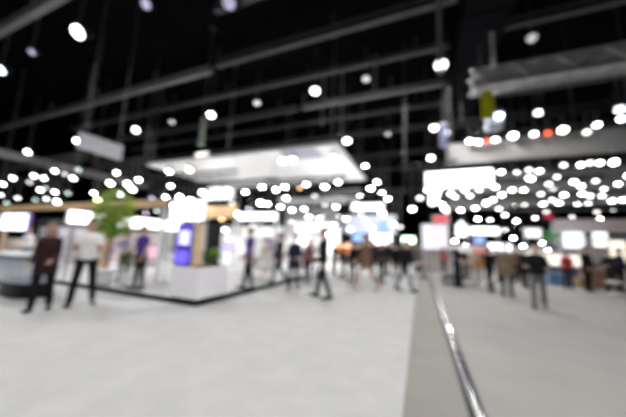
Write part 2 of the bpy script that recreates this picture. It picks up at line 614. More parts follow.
# ---- hanging banner at the left
X = -11.0
a = at_x(78, 141, X)
b_ = at_x(122, 152, X)
hb = thing('hanging_banner', 'pale grey fabric banner hung lengthways high on the left', 'banner', (X, a.y, (a.z + b_.z) / 2 - 0.31))
h = 0.62
L = b_.y - a.y
MB().lohi((-0.02, 0.0, 0.04), (0.02, L, h - 0.04)).build('fabric', mat('banner grey', (0.75, 0.75, 0.80), 0.8, trans=0.4), hb)
MB().lohi((-0.035, 0, h - 0.038), (0.035, L, h)).build('top_rail', ALU, hb)
MB().lohi((-0.035, 0, 0), (0.035, L, 0.038)).build('bottom_rail', ALU, hb)
for yy in (0.15, L - 0.15):
    MB().cone((0, yy, h + 0.001), 0.012, (0, yy, ROOF - hb.location.z - 0.004), 0.012, 6).build('cable', CABLE, hb)

# grey lengthways truss left
p0 = at_z(-6, 150, 7.0)
p1 = at_z(100, 178, 7.0)
X = (p0.x + p1.x) / 2
y0_, y1_ = p0.y - 3, p1.y + 4
cd = thing('cable_duct', 'long grey cable duct running lengthways high beyond the wooden booth', 'duct', (X, y0_, 6.8))
MB().lohi((-0.25, 0, 0), (0.25, y1_ - y0_, 0.5)).build('casing', GREYF, cd)
MB().lohi((-0.27, 0, 0.502), (0.27, y1_ - y0_, 0.54)).build('lid', BEAMM, cd)
for k in range(4):
    yy = 0.5 + (y1_ - y0_ - 1) * k / 3
    MB().cone((0, yy, 0.541), 0.02, (0, yy, ROOF - 6.8 - 0.004), 0.02, 6).build('hanger', CABLE, cd)

# ---- right: pale roof truss, yellow banner, projector
Yt = 11.6
p0 = at_y(470, 84, Yt)
p1 = at_y(640, 60, Yt)
zt = p0.z
TR = thing('roof_truss', 'deep pale grey truss crossing under the roof on the right', 'truss', (p0.x, Yt, zt - 0.35))
L = 16.0
for sy in (-0.35, 0.35):
    for sz in (0, 0.7):
        MB().cone((0, sy, sz), 0.06, (L, sy, sz), 0.06, 8).build('chord', ALU, TR)
b = MB()
n = 24
for i in range(n):
    xa, xb = L * i / n, L * (i + 1) / n
    for sy in (-0.35, 0.35):
        b.cone((xa, sy, 0 if i % 2 else 0.7), 0.035, (xb, sy, 0.7 if i % 2 else 0), 0.035, 6)
    b.cone((xa, -0.35, 0), 0.03, (xb, 0.35, 0), 0.03, 6)
    b.cone((xa, 0.35, 0), 0.03, (xb, -0.35, 0), 0.03, 6)
b.build('lattice', ALU, TR)
MB().lohi((0.05, -0.31, 0.07), (L, 0.31, 0.10)).build('cable_tray', mat('tray grey', (0.55, 0.55, 0.54), 0.7), TR)
MB().lohi((0.05, -0.30, 0.102), (L, -0.27, 0.62)).build('side_mesh', GREYF, TR)
for i in range(4):
    MB().cone((0.4 + i * 5, 0, 0.123), 0.03, (0.4 + i * 5, 0, roof_at(p0.x + 0.4 + i * 5, Yt) - zt + 0.35 - 0.004), 0.03, 6).build('cable', CABLE, TR)

p = at_y(492, 112, Yt - 0.6)
yb = thing('yellow_banner', 'narrow yellow banner hanging from the left end of the pale truss', 'banner', (p.x, Yt - 0.05, p.z))
hh = zt - 0.42 - p.z
MB().lohi((-0.2, -0.012, 0.03), (0.2, 0.012, hh - 0.03)).build('fabric', mat('banner yellow', (0.62, 0.62, 0.03), 0.7, trans=0.3), yb)
MB().lohi((-0.22, -0.02, hh - 0.03), (0.22, 0.02, hh)).build('top_rail', ALU, yb)
MB().lohi((-0.22, -0.02, 0), (0.22, 0.02, 0.03)).build('bottom_rail', ALU, yb)

p = at_y(494, 122, 12.6)
pr = thing('hanging_projector', 'pale bluish projector hanging in a frame beneath the yellow banner', 'projector', (p.x, 12.6, p.z))
MB().box((0, 0, 0), (0.55, 0.6, 0.75), rx=0.3, bev=0.05).build('body', mat('projector shell', (0.72, 0.75, 0.92), 0.5), pr)
MB().cone((0.1, -0.32, 0.1), 0.09, (0.1, -0.46, 0.04), 0.10, 14).build('lens', glow('projector lens', (0.85, 0.92, 1), 9), pr)
MB().box((0, 0, 0.66), (0.7, 0.06, 0.05)).box((-0.34, 0, 0.3), (0.04, 0.06, 0.75)).box((0.34, 0, 0.3), (0.04, 0.06, 0.75)).build('bracket', DARK, pr)
MB().cone((0, 0, 0.69), 0.03, (0, 0, roof_at(p.x, 12.6) - p.z - 0.004), 0.03, 8).build('pole', CABLE, pr)

# ---- right: wide grey banner with a row of lamps along its top
Yb = 14.4
p0 = at_y(446, 166, Yb)
p1 = at_y(446, 149, Yb)
gb = thing('hanging_banner', 'very wide grey fabric banner hung across the right aisle below lamps', 'banner', (p0.x, Yb, p0.z))
L = 15.5
h = 1.55
ztop = at_y(470, 142, Yb).z
h = ztop - gb.location.z
b = MB()
b.rings([[Vector((xx, -0.30, 0.05)), Vector((xx, -0.27, 0.05)), Vector((xx, 0.02, h - 0.05)), Vector((xx, -0.01, h - 0.05))] for xx in (0.04, L - 0.04)])
b.build('fabric', mat('bulkhead grey', (0.58, 0.57, 0.56), 0.85, 0, 0.05, 2), gb)
MB().lohi((0, -0.33, 0), (L, -0.24, 0.05)).build('bottom_rail', ALU, gb)
MB().lohi((0, -0.05, h - 0.048), (L, 0.05, h)).build('top_rail', ALU, gb)
row(Yb - 0.45, [(470, 141, 'W'), (480, 142, 'W'), (486, 141, 'm', 'r'), (494, 140, 'W'), (513, 136, 'B'), (534, 134, 'W'), (548, 133, 'm', 'r'), (563, 130, 'B'), (588, 132, 'm'), (596, 125, 'W'), (621, 119, 'W', 'c')],
    'along the top of the wide grey banner', 'spotlights along the wide grey banner', zpad=0.5)
for i in range(4):
    MB().cone((0.3 + i * 4.8, 0, h + 0.001), 0.014, (0.3 + i * 4.8, 0, roof_at(p0.x + 0.3 + i * 4.8, Yb) - gb.location.z - 0.004), 0.014, 6).build('cable', CABLE, gb)
p = at_y(446, 150, 14.2)
vb = thing('hanging_banner', 'small dull violet banner at the left end of the wide grey one', 'banner', (p.x - 0.15, 13.6, p.z - 0.1))
MB().lohi((-0.16, -0.015, 0.0), (0.16, 0.015, 1.25)).build('fabric', mat('violet cloth', (0.20, 0.20, 0.34), 0.7), vb)
MB().lohi((-0.18, -0.025, 1.252), (0.18, 0.025, 1.3)).build('top_rail', ALU, vb)
MB().cone((0, 0, 1.301), 0.012, (0, 0, roof_at(p.x - 0.15, 13.6) - p.z + 0.1 - 0.004), 0.012, 6).build('cable', CABLE, vb)

# ---- the glowing angled bar
Yr = 15.6
pL = at_y(426, 179, Yr)
pR = at_y(492, 179, Yr)
z = at_y(438, 180, Yr).z
rg = thing('light_frame', 'glowing white angled light bar hung over the right booths', 'light', (pL.x, Yr, z))
RW = pR.x - pL.x
hh = 0.42
RINGM = glow('ring glow', (1, 0.99, 0.98), 3.2)
MB().lohi((0, -0.2, -hh), (RW, 0.2, hh)).build('glowing_side', RINGM, rg)
xs = at_y(440, 188, Yr).x - pL.x
MB().lohi((xs - 0.32, 0.21, -hh), (xs + 0.1, 6.4, hh * 0.4)).build('glowing_side', RINGM, rg)
MB().lohi((-0.02, -0.22, hh + 0.002), (RW + 0.02, 0.22, hh + 0.05)).lohi((xs - 0.34, 0.221, hh * 0.4 + 0.002), (xs + 0.12, 6.42, hh + 0.05)).build('top_frame', DARK, rg)
for (fx, fy) in ((0.1, 0.0), (RW - 0.1, 0.0), (xs, 6.0)):
    MB().cone((fx, fy, hh + 0.051), 0.015, (fx, fy, roof_at(pL.x + fx, Yr + fy) - z - 0.004), 0.015, 6).build('cable', CABLE, rg)

# ---- long fascias hung across the right half, one behind the other
def fascia(Y, xa, ya, yb, xr, label, m):
    p0, p1 = at_y(xa, ya, Y), at_y(xa, yb, Y)
    t = thing('hanging_fascia', label, 'banner', (p0.x, Y, p1.z))
    h = p0.z - p1.z
    MB().lohi((0.03, -0.03, 0.03), (xr - p0.x - 0.03, 0.03, h - 0.03)).build('fabric', m, t)
    MB().lohi((0, -0.05, h - 0.028), (xr - p0.x, 0.05, h)).build('top_rail', ALU, t)
    MB().lohi((0, -0.05, 0), (xr - p0.x, 0.05, 0.028)).build('bottom_rail', ALU, t)
    for k in (0.02, 0.5, 0.98):
        xx = (xr - p0.x) * k
        MB().cone((xx, 0, h + 0.001), 0.012, (xx, 0, roof_at(p0.x + xx, Y) - p1.z - 0.004), 0.012, 6).build('cable', CABLE, t)


FPALE = mat('fascia pale', (0.88, 0.88, 0.89), 0.8)
fascia(30.2, 497, 172, 182, 34, 'long grey fascia hung behind the wide grey banner', FPALE)
fascia(30.7, 446, 185, 196, 34, 'long pale fascia hung lower behind the glowing angled bar', FPALE)
fascia(31.2, 446, 198, 210, 34, 'long pale fascia hung furthest back on the right', FPALE)
fascia(17.0, 510, 206, 211, 21, 'black fascia over the booths on the right', BLACK)

# rows of spotlights on the right
row(17.4, [(501, 172, 'W'), (512, 190, 'W'), (529, 170, 'm'), (541, 171, 'W'), (567, 165, 'm'), (579, 165, 'W'), (590, 163, 'm'), (600, 163, 'W'), (620, 162, 'B'), (622, 176, 'W'), (572, 182, 'W'), (547, 184, 'm')],
    'on the truss behind the wide grey banner', 'spotlights behind the wide grey banner')
row(20.6, [(497, 187, 'W'), (500, 195, 'W'), (529, 178, 'W'), (541, 194, 'm'), (564, 195, 'W'), (581, 186, 'W'), (590, 196, 'm'), (602, 196, 'm'), (612, 201, 'W'), (623, 200, 'W'), (514, 207, 'W'), (553, 189, 'd')],
    'on the truss over the right booths', 'spotlights over the right booths', power=230)
row(24.6, [(449, 194, 'W'), (465, 190, 'W'), (478, 190, 'm'), (470, 196, 'm'), (445, 204, 'W'), (462, 210, 'W'), (484, 203, 'B'), (492, 200, 'W'), (478, 208, 'W'), (499, 209, 'm'), (543, 204, 'W'), (559, 203, 'W'), (579, 194, 'W'), (580, 205, 'W'), (597, 212, 'd'), (446, 212, 'd')],
    'on the truss beyond the glowing angled bar', 'spotlights seen through the angled bar', power=260)
row(29.5, [(478, 219, 'W'), (490, 220, 'm'), (516, 221, 'W'), (536, 218, 'm'), (558, 228, 'W'), (532, 231, 'W'), (515, 238, 'W'), (461, 222, 'd'), (600, 219, 'W'), (572, 217, 'd'), (524, 205, 'd'), (447, 233, 'W'), (505, 230, 'd'), (522, 246, 'W'), (548, 250, 'm'), (540, 243, 'W'), (455, 241, 'W'), (441, 244, 'W'), (430, 240, 'm'), (466, 245, 'm')],
    'on the lowest truss at the back right', 'low spotlights at the back right', power=600)
row(13.2, [(429, 178, 'W'), (428, 190, 'W'), (426, 198, 'm'), (424, 209, 'W'), (433, 209, 'W')], 'hanging in a cluster left of the angled bar', 'spotlights left of the angled bar')

row(22.2, [(517, 172, 'W'), (527, 179, 'B'), (527, 190, 'W'), (463, 229, 'W'), (549, 200, 'm'), (588, 204, 'm'), (606, 189, 'm'), (617, 184, 'W'), (455, 197, 'm'), (505, 215, 'm'), (549, 212, 'd'), (573, 207, 'W'), (612, 209, 'm'), (596, 181, 'm'), (557, 177, 'm')],
    'on the truss hung furthest over the right aisle', 'spotlights far over the right aisle', power=230)

# rows of spotlights on the left
row(7.4, [(13, 178, 'W'), (3, 184, 'W'), (33, 176, 'W'), (44, 178, 'W'), (55, 171, 'W'), (65, 174, 'd'), (77, 170, 'd', 'g'), (75, 178, 'W'), (31, 182, 'd')],
    'on the upper truss over the wooden booth', 'spotlights on the upper left truss')
row(8.6, [(39, 190, 'W'), (47, 188, 'd', 'g'), (54, 192, 'W'), (68, 193, 'd', 'g'), (18, 198, 'm'), (1, 195, 'm'), (7, 203, 'd', 'g'), (37, 200, 'd', 'g'), (45, 199, 'm'), (57, 202, 'B'), (51, 207, 'W')],
    'on the lower truss over the wooden booth', 'spotlights on the lower left truss')
row(9.6, [(94, 193, 'W'), (98, 200, 'B', 'y'), (115, 173, 'W'), (112, 183, 'B'), (120, 194, 'W'), (134, 189, 'B'), (137, 180, 'W'), (128, 184, 'B')],
    'in the glaring cluster above the wooden beam', 'glaring spotlights above the wooden beam', power=120)
row(11.5, [(152, 198, 'd', 'p'), (157, 211, 'd', 'g'), (146, 213, 'd', 'p'), (168, 197, 'W'), (170, 186, 'W'), (176, 206, 'B'), (183, 197, 'B'), (184, 210, 'B'), (192, 200, 'B'), (197, 193, 'B'), (193, 214, 'B'), (208, 196, 'B'), (222, 194, 'W'), (228, 190, 'W')],
    'in the bright cluster over the blue sign', 'bright spotlights over the blue sign', power=110)
row(12.6, [(207, 211, 'm', 'o'), (226, 219, 'm', 'o'), (196, 222, 'W'), (207, 226, 'W'), (234, 203, 'd'), (248, 209, 'd', 'p'), (234, 214, 'B'), (245, 192, 'W'), (258, 203, 'B'), (265, 204, 'W'), (255, 226, 'd'), (226, 230, 'W')],
    'on the truss over the white booth', 'spotlights over the white booth', power=170)
row(15.2, [(279, 207, 'W'), (286, 198, 'W'), (292, 210, 'W'), (307, 209, 'W'), (300, 188, 'd', 'o'), (315, 196, 'd'), (325, 205, 'd'), (336, 207, 'W'), (272, 214, 'd'), (276, 223, 'd'), (309, 217, 'W'), (316, 218, 'm')],
    'on the truss beyond the white canopy', 'spotlights beyond the white canopy', zpad=0.37, power=170)
row(19.5, [(347, 171, 'W'), (356, 171, 'W'), (348, 180, 'B'), (365, 166, 'W'), (377, 182, 'W'), (382, 193, 'W'), (388, 199, 'W'), (368, 189, 'B'), (363, 195, 'W')],
    'stepping down at the far end of the canopy', 'spotlights at the far end of the canopy')
row(18.8, [(299, 229, 'W'), (309, 229, 'W'), (332, 225, 'W'), (339, 216, 'd'), (349, 219, 'W'), (350, 229, 'W'), (363, 214, 'd'), (365, 221, 'W'), (382, 213, 'B'), (393, 224, 'W'), (400, 227, 'd'), (370, 227, 'W'), (292, 222, 'd'), (322, 216, 'd'), (353, 203, 'd'), (330, 234, 'W')],
    'on the low truss in the middle distance', 'spotlights in the middle distance', zpad=0.6, power=300)

# ------------------------------------------------------------------ booths: boards, signs, counters
def board(name, label, cat, x0, y0, x1, y1, Y, m, d=0.06, floor=False, frame=None, group=None, hang=False, ground=0.0):
    """upright board at distance Y across the hall; its extent read off the photograph"""
    pm = at_y((x0 + x1) / 2, (y0 + y1) / 2, Y)
    xa, xb = at_y(x0, (y0 + y1) / 2, Y).x, at_y(x1, (y0 + y1) / 2, Y).x
    za, zb = at_y((x0 + x1) / 2, y1, Y).z, at_y((x0 + x1) / 2, y0, Y).z
    if floor:
        za = ground + 0.002
    t = thing(name, label, cat, ((xa + xb) / 2, Y, za), 0, group)
    wx, h = (xb - xa) / 2, zb - za
    f = 0.04
    if frame is None:
        MB().box((0, 0, h / 2), (2 * wx, d, h), bev=min(0.01, d / 4)).build('panel', m, t)
    else:
        MB().lohi((-wx + f, -d / 2, f), (wx - f, d / 2 - 0.01, h - f)).build('panel', m, t)
        b = MB()
        b.lohi((-wx, -d / 2 - 0.01, 0), (-wx + f - 0.001, d / 2, h)).lohi((wx - f + 0.001, -d / 2 - 0.01, 0), (wx, d / 2, h))
        b.lohi((-wx + f, -d / 2 - 0.01, 0), (wx - f, d / 2, f - 0.001)).lohi((-wx + f, -d / 2 - 0.01, h - f + 0.001), (wx - f, d / 2, h))
        b.build('frame', frame, t)
    if not floor and za > 0.2:
        if hang:
            for s in (-0.85, 0.85):
                MB().cone((s * wx, 0, h + 0.001), 0.012, (s * wx, 0, roof_at((xa + xb) / 2 + s * wx, Y, za) - za - 0.004), 0.012, 6).build('cable', CABLE, t)
        else:
            for s in (-0.9, 0.9):
                MB().lohi((s * wx - 0.025, d / 2 + 0.001, 0.002 + ground - za), (s * wx + 0.025, d / 2 + 0.051, h * 0.9)).build('post', ALU, t)
    return t, wx, h


# platform of the left booth
PX0, PX1, PY0, PY1, PZ = -14.0, -4.56, 4.58, 10.4, 0.10
pf = thing('booth_platform', 'low pale platform with dark edging under the left booth', 'platform', (PX1, PY0, 0.0))
MB().lohi((PX0 - PX1 + 0.05, 0.05, 0.0), (-0.05, PY1 - PY0, PZ)).build('deck', mat('platform pale', (0.34, 0.34, 0.35), 0.55), pf)
MB().lohi((PX0 - PX1, 0.0, 0.0), (0.0, 0.048, PZ + 0.005)).build('edging', DARK, pf)
MB().lohi((-0.048, 0.05, 0.0), (0.0, PY1 - PY0, PZ + 0.005)).build('edging', DARK, pf)
MB().lohi((-0.35, 0.30, PZ), (-0.052, PY1 - PY0, PZ + 0.004)).build('border', mat('platform grey border', (0.22, 0.22, 0.22), 0.6), pf)
GZ = PZ + 0.006

# white planter pedestal with blue sign, wooden post and plants
q0, q1, q2 = at_z(168, 302, GZ), at_z(198, 303, GZ), at_z(225, 292, GZ)
pw, pd, ph = 0.86, 1.0, 0.72
PXc, PYc = q1.x - pw / 2 - 0.08, q1.y + pd / 2 + 0.02
pl = thing('planter', 'white box planter standing on the platform corner below the blue sign', 'planter', (PXc, PYc, GZ))
MB().box((0, 0, ph / 2 + 0.02), (pw, pd, ph - 0.04), bev=0.012).build('body', mat('planter white', (0.93, 0.92, 0.97), 0.4, 0, 0.02, 3), pl)
MB().box((0, 0, 0.02), (pw - 0.08, pd - 0.08, 0.038)).build('plinth', DARK, pl)
MB().box((0, 0, ph + 0.006), (pw - 0.06, pd - 0.06, 0.01)).build('soil', mat('soil', (0.06, 0.045, 0.03), 0.9, 0, 0.4, 20), pl)
PT = GZ + ph + 0.0125

sg = thing('blue_sign', 'blue violet lit sign with white patch standing on the white planter', 'sign', (PXc - 0.25, PYc - pd / 2 + 0.14, PT), radians(8))
sw, sh = 0.44, 0.98
MB().box((0, 0.03, sh / 2), (sw, 0.09, sh), bev=0.01).build('case', mat('sign case', (0.08, 0.06, 0.3), 0.5), sg)
BLU = glow('sign blue', (0.11, 0.08, 0.66), 0.6)
bf = MB().box((0, -0.02, sh / 2), (sw - 0.03, 0.006, sh - 0.03)).build('blue_face', BLU, sg)
MB().box((0.02, -0.026, sh * 0.66), (sw * 0.62, 0.005, sh * 0.34), bev=0.002).build('white_patch', glow('sign white', (0.80, 0.78, 1), 0.85), bf)
MB().box((0, -0.026, sh * 0.40), (sw - 0.05, 0.005, 0.06)).build('dark_band', mat('sign navy', (0.03, 0.03, 0.10), 0.4), bf)
MB().lathe([(0.15, 0), (0.16, 0.002), (0.1, 0.004)], (0, 0, 0), 16, Matrix.Translation((0, -0.027, sh * 0.2)) @ Matrix.Rotation(pi / 2, 4, 'X')).build('round_mark', glow('sign bright blue', (0.16, 0.12, 1.0), 0.9), bf)

wp = thing('wooden_post', 'pale wooden post rising from the white planter beside the blue sign', 'post', (PXc + 0.13, PYc - pd / 2 + 0.20, PT))
MB().box((0, 0, 0.48), (0.17, 0.17, 0.96), bev=0.01).build('shaft', PALEW, wp)
MB().box((0, 0, 0.975), (0.2, 0.2, 0.028), bev=0.005).build('cap', WOOD, wp)
MB().box((0, 0, 0.02), (0.19, 0.19, 0.035)).build('foot', WOOD, wp)

LEAF = mat('leaf green', (0.20, 0.38, 0.06), 0.5, 0, 0.35, 9, trans=0.25)
LEAFD = mat('deep leaf green', (0.05, 0.16, 0.03), 0.5, 0, 0.35, 9, trans=0.2)
LEAFY = mat('yellow leaf green', (0.50, 0.60, 0.08), 0.5, 0, 0.3, 9, trans=0.3)
BARK = mat('bark', (0.22, 0.14, 0.08), 0.9, 0, 0.3, 14)


def leaf(bm, p, d, up, l, wd):
    d = d.normalized()
    s = d.cross(up).normalized()
    n = s.cross(d)
    v = [bm.verts.new(p), bm.verts.new(p + d * l * 0.5 + s * wd + n * 0.02 * l), bm.verts.new(p + d * l - n * 0.25 * l), bm.verts.new(p + d * l * 0.5 - s * wd + n * 0.02 * l), bm.verts.new(p + d * l * 0.5 - n * 0.06 * l)]
    bm.faces.new((v[0], v[1], v[4]))
    bm.faces.new((v[1], v[2], v[4]))
    bm.faces.new((v[2], v[3], v[4]))
    bm.faces.new((v[3], v[0], v[4]))


def rv(rng):
    while True:
        v = Vector((rng.uniform(-1, 1), rng.uniform(-1, 1), rng.uniform(-1, 1)))
        if 0.05 < v.length < 1:
            return v


def shrub(name, label, loc, h, r, m, seed, n=160, l=0.11):
    rng = random.Random(seed)
    t = thing(name, label, 'plant', loc)
    b = MB()
    for k in range(5):
        a = 2 * pi * k / 5
        b.cone((0.02 * cos(a), 0.02 * sin(a), 0.002), 0.008, (r * 0.5 * cos(a), r * 0.5 * sin(a), h * 0.75), 0.004, 6)
    b.build('stem', BARK, t)
    b = MB()
    for i in range(n):
        v = rv(rng)
        p = Vector((v.x * r * 0.8, v.y * r * 0.8, h * 0.60 + v.z * h * 0.36))
        leaf(b.bm, p, Vector((v.x, v.y, v.z * 0.5 + 0.3)), Vector((rng.uniform(-.3, .3), rng.uniform(-.3, .3), 1)), l, l * 0.28)
    b.build('foliage', m, t)
    return t


shrub('leafy_plant', 'bright green leafy plant at the back of the white planter', (PXc + 0.08, PYc + 0.33, PT), 0.38, 0.16, LEAF, 3, 200, 0.11)
shrub('leafy_plant', 'green leafy plant behind the wooden post in the white planter', (PXc + 0.02, PYc - 0.06, PT), 0.34, 0.10, LEAFD, 5, 200, 0.075)

# black panel behind the planter
t, _, _ = board('display_board', 'black upright panel behind the plants of the white planter', 'panel', 205, 222, 219, 290, 8.0, DARK, 0.08, True, BLACK, ground=GZ)

# wooden beam, its posts and the lit fascia
Yw = 5.8
pA, pB = at_y(-8, 210, Yw), at_y(166, 203, Yw)
zb = pB.z
wb = thing('wooden_beam', 'long honey wooden beam across the front of the left booth', 'beam', (pA.x, Yw, zb - 0.11))
Lw = pB.x - pA.x
MB().box((Lw / 2, 0, 0.11), (Lw, 0.2, 0.22), bev=0.01).build('timber', WOOD, wb)
for fx, pm_ in ((0.1, PALEW), (0.98, WHITE)):
    MB().lohi((Lw * fx - 0.06, 0.101, GZ + 0.002 - wb.location.z), (Lw * fx + 0.06, 0.221, 0.1)).build('post', pm_, wb)
xp = at_y(99, 260, 5.0)
wpnl = thing('wooden_board', 'tall pale wooden panel standing behind the person in white shirt', 'panel', (at_y(101, 262, 5.27).x, 5.27, GZ))
zt2 = at_y(98, 226, 5.27).z - GZ
MB().box((0, 0, zt2 / 2), (0.50, 0.06, zt2), bev=0.008).build('sheet', PALEW, wpnl)
MB().box((0, 0, 0.03), (0.5, 0.16, 0.055)).build('foot', WOOD, wpnl)
for s in (-0.266, 0.266):
    MB().box((s, 0, zt2 / 2), (0.028, 0.09, zt2)).build('edge', WOOD, wpnl)

Xf = -9.6
pa, pb = at_x(66, 214, Xf), at_x(186, 229, Xf)
zf = (pa.z + pb.z) / 2
lf = thing('lit_fascia', 'long glowing white fascia running back through the left booth', 'light', (Xf, pa.y, (pa.z + pb.z) / 2 - 0.21))
Lf = at_x(180, 228, Xf).y - pa.y
Lf = min(Lf, 8.2)
MB().lohi((0.032, 0, 0), (0.10, Lf, 0.42)).build('board', WHITE, lf)
MB().lohi((0.101, 0.03, 0.03), (0.125, Lf - 0.03, 0.39)).build('glowing_face', glow('fascia glow', (1, 0.99, 1), 2.6), lf)
for yy in (0.2, Lf * 0.5, Lf - 0.2):
    MB().lohi((-0.03, yy - 0.03, (GZ if PY0 - 0.06 < pa.y + yy < PY1 + 0.06 else 0) + 0.002 - lf.location.z), (0.03, yy + 0.03, 0.34)).build('post', ALU, lf)

# potted tree
pt = at_z(104, 297, GZ)
pt = Vector((at_y(103, 290, 4.80).x, 4.80, GZ))
tr = thing('potted_tree', 'tall green tree in a white pot at the front of the left booth', 'tree', pt)
MB().lathe([(0.15, 0), (0.2, 0.1), (0.23, 0.38), (0.25, 0.4), (0.25, 0.44), (0.21, 0.44), (0.2, 0.38)], n=24).build('pot', WHITE, tr, True)
topz = at_y(103, 192, 4.85).z - GZ
b = MB()
b.cone((0, 0, 0.37), 0.045, (0.03, 0.02, topz * 0.55), 0.035, 10).cone((0.03, 0.02, topz * 0.55), 0.035, (0, 0, topz * 0.85), 0.02, 10)
rng = random.Random(11)
for k in range(9):
    a = k * 2.4
    b.cone((0.02, 0.01, topz * (0.55 + 0.03 * k)), 0.016, (0.32 * cos(a), 0.32 * sin(a), topz * (0.66 + 0.03 * k)), 0.006, 6)
b.build('trunk', BARK, tr)
for nm, mm, cnt, sd in (('foliage', LEAF, 640, 1), ('young_foliage', LEAFY, 520, 2)):
    b = MB()
    rng = random.Random(sd)
    for i in range(cnt):
        v = rv(rng)
        p = Vector((v.x * 0.48, v.y * 0.42, topz * 0.75 + v.z * topz * 0.25))
        leaf(b.bm, p, Vector((v.x, v.y, v.z * 0.3 - 0.1)), Vector((rng.uniform(-.4, .4), rng.uniform(-.4, .4), 1)), 0.15, 0.042)
    b.build(nm, mm, tr)
shrub('leafy_plant', 'dark green shrub in the white tub beside the potted tree', (at_y(114, 280, 4.9).x + 0.22, 5.05, GZ + 0.42), 0.5, 0.17, LEAFD, 21, 170, 0.12)
tb = thing('plant_tub', 'square white tub holding the dark green shrub', 'planter', (at_y(114, 280, 4.9).x + 0.22, 5.05, GZ))
MB().lathe([(0.13, 0.03), (0.17, 0.38), (0.18, 0.40), (0.15, 0.40), (0.14, 0.37)], n=4).build('tub', WHITE, tb)
MB().lathe([(0.1, 0.0), (0.11, 0.029)], n=12).build('foot', DARK, tb)
MB().lathe([(0.10, 0.401), (0.10, 0.414)], n=12).build('soil', _M['soil'], tb)

# wall screen at far left + pale counter
t, wx, h = board('wall_screen', 'bright white screen with a violet edge at the far left', 'screen', 2, 213, 30, 231, 5.9, glow('screen white', (0.85, 0.97, 1), 2.2), 0.07, False, mat('screen violet frame', (0.25, 0.10, 0.55), 0.4), ground=GZ)
MB().lohi((wx - 0.16, -0.05, 0.045), (wx - 0.045, -0.036, h - 0.045)).build('violet_strip', glow('screen violet', (0.45, 0.22, 0.9), 1.0), t)
pc = Vector((at_z(2, 296).x, at_z(2, 296).y, 0))
ct = thing('display_counter', 'pale silvery counter with a dark sloping base, cut by the left edge', 'counter', (pc.x - 0.15, pc.y + 0.35, 0), radians(-12))
b = MB()
rs = []
for k in range(13):
    a = -pi / 2 + pi * k / 12
    rs.append((1.25 * sin(a), -0.42 * cos(a)))
prof = lambda z, s: [Vector((x * s, y * s, z)) for x, y in rs] + [Vector((1.25 * s, 0.35, z)), Vector((-1.25 * s, 0.35, z))]
b.rings([prof(0.34, 0.94), prof(0.6, 1.0), prof(0.9, 1.05)])
b.build('body', mat('silvery laminate', (0.58, 0.65, 0.72), 0.35, 0.2), ct, True)
MB().rings([prof(0.002, 0.78), prof(0.20, 0.86), prof(0.338, 0.90)]).build('plinth', DARK, ct)
MB().rings([prof(0.902, 1.09), prof(0.95, 1.09)]).build('worktop', mat('dark worktop', (0.35, 0.37, 0.40), 0.3), ct)

# back boards inside the left booth
board('display_board', 'white back panel of the left booth behind the two people in violet', 'panel', 100, 232, 160, 285, 9.4, mat('panel blush', (0.72, 0.62, 0.62), 0.6), 0.06, True, ALU, ground=GZ)
board('display_board', 'grey white back panel behind the person in dark clothes', 'panel', 40, 226, 84, 285, 7.6, mat('panel lilac', (0.68, 0.62, 0.70), 0.6), 0.06, True, ALU, ground=GZ)
board('header_sign', 'black header board above the back panel on the left', 'sign', 38, 219, 88, 227, 7.0, DARK, 0.1, ground=GZ)
board('display_board', 'pale panel under the screen at the far left', 'panel', 2, 238, 34, 290, 6.3, mat('panel peach', (0.75, 0.66, 0.60), 0.6), 0.06, True, ALU, ground=GZ)
board('monitor', 'pink and violet poster screen between the people in the left booth', 'screen', 148, 245, 160, 259, 8.9, glow('poster pink', (0.75, 0.45, 0.55), 0.7), 0.05, False, DARK, ground=GZ)

for (xa, ya, xb, yb, YY, c, lab) in ((88, 240, 95, 256, 7.44, (0.75, 0.35, 0.25), 'salmon poster on the back panel behind the white shirt'), (50, 234, 60, 250, 7.44, (0.55, 0.42, 0.62), 'mauve poster on the back panel near the dark maroon jacket'),
                                     (66, 236, 73, 248, 7.44, (0.80, 0.72, 0.70), 'pale poster on the back panel left of the white shirt'), (106, 238, 114, 254, 9.24, (0.30, 0.24, 0.45), 'dusky violet poster on the back panel by the potted tree'),
                                     (141, 240, 148, 256, 9.24, (0.65, 0.30, 0.36), 'rose poster on the back panel right of the violet blue shirt')):
    board('poster', lab, 'poster', xa, ya, xb, yb, YY, mat('poster %s' % lab[:8], c, 0.5), 0.02, False, ALU, group='posters in the left booth', ground=GZ)

# display table with goods inside left booth
def table(label, x, y, wx, wy, h, m, gz=0.0, rz=0.0):
    t = thing('display_table', label, 'table', (x, y, gz + 0.002), rz)
    MB().box((0, 0, h - 0.02), (wx, wy, 0.04), bev=0.006).build('tabletop', m, t)
    for sx in (-1, 1):
        for sy in (-1, 1):
            MB().box((sx * (wx / 2 - 0.05), sy * (wy / 2 - 0.05), (h - 0.041) / 2), (0.045, 0.045, h - 0.041)).build('leg', ALU, t)
    MB().box((0, wy / 2 - 0.08, h * 0.6), (wx - 0.16, 0.015, h * 0.6)).build('modesty_panel', m, t)
    return t


q = at_z(160, 284, GZ)
table('white display table at the back of the left booth', q.x, q.y + 0.7, 1.0, 0.5, 0.8, WHITE, GZ)

# the white booth behind: posts, back wall, lit sign
def post(x, yt, yb, Y, label, s=0.09, m=WHITE, gz=0.0):
    zt = at_y(x, yt, Y).z
    t = thing('white_post', label, 'post', (at_y(x, yb, Y).x, Y, gz + 0.002), 0, 'posts of the white booth')
    MB().box((0, 0, zt / 2), (s, s, zt), bev=0.005).build('shaft', m, t)
    MB().box((0, 0, 0.015), (s * 2.2, s * 2.2, 0.03)).build('base_plate', m, t)
    MB().box((0, 0, zt + 0.02), (s * 1.5, s * 1.5, 0.035)).build('cap', m, t)


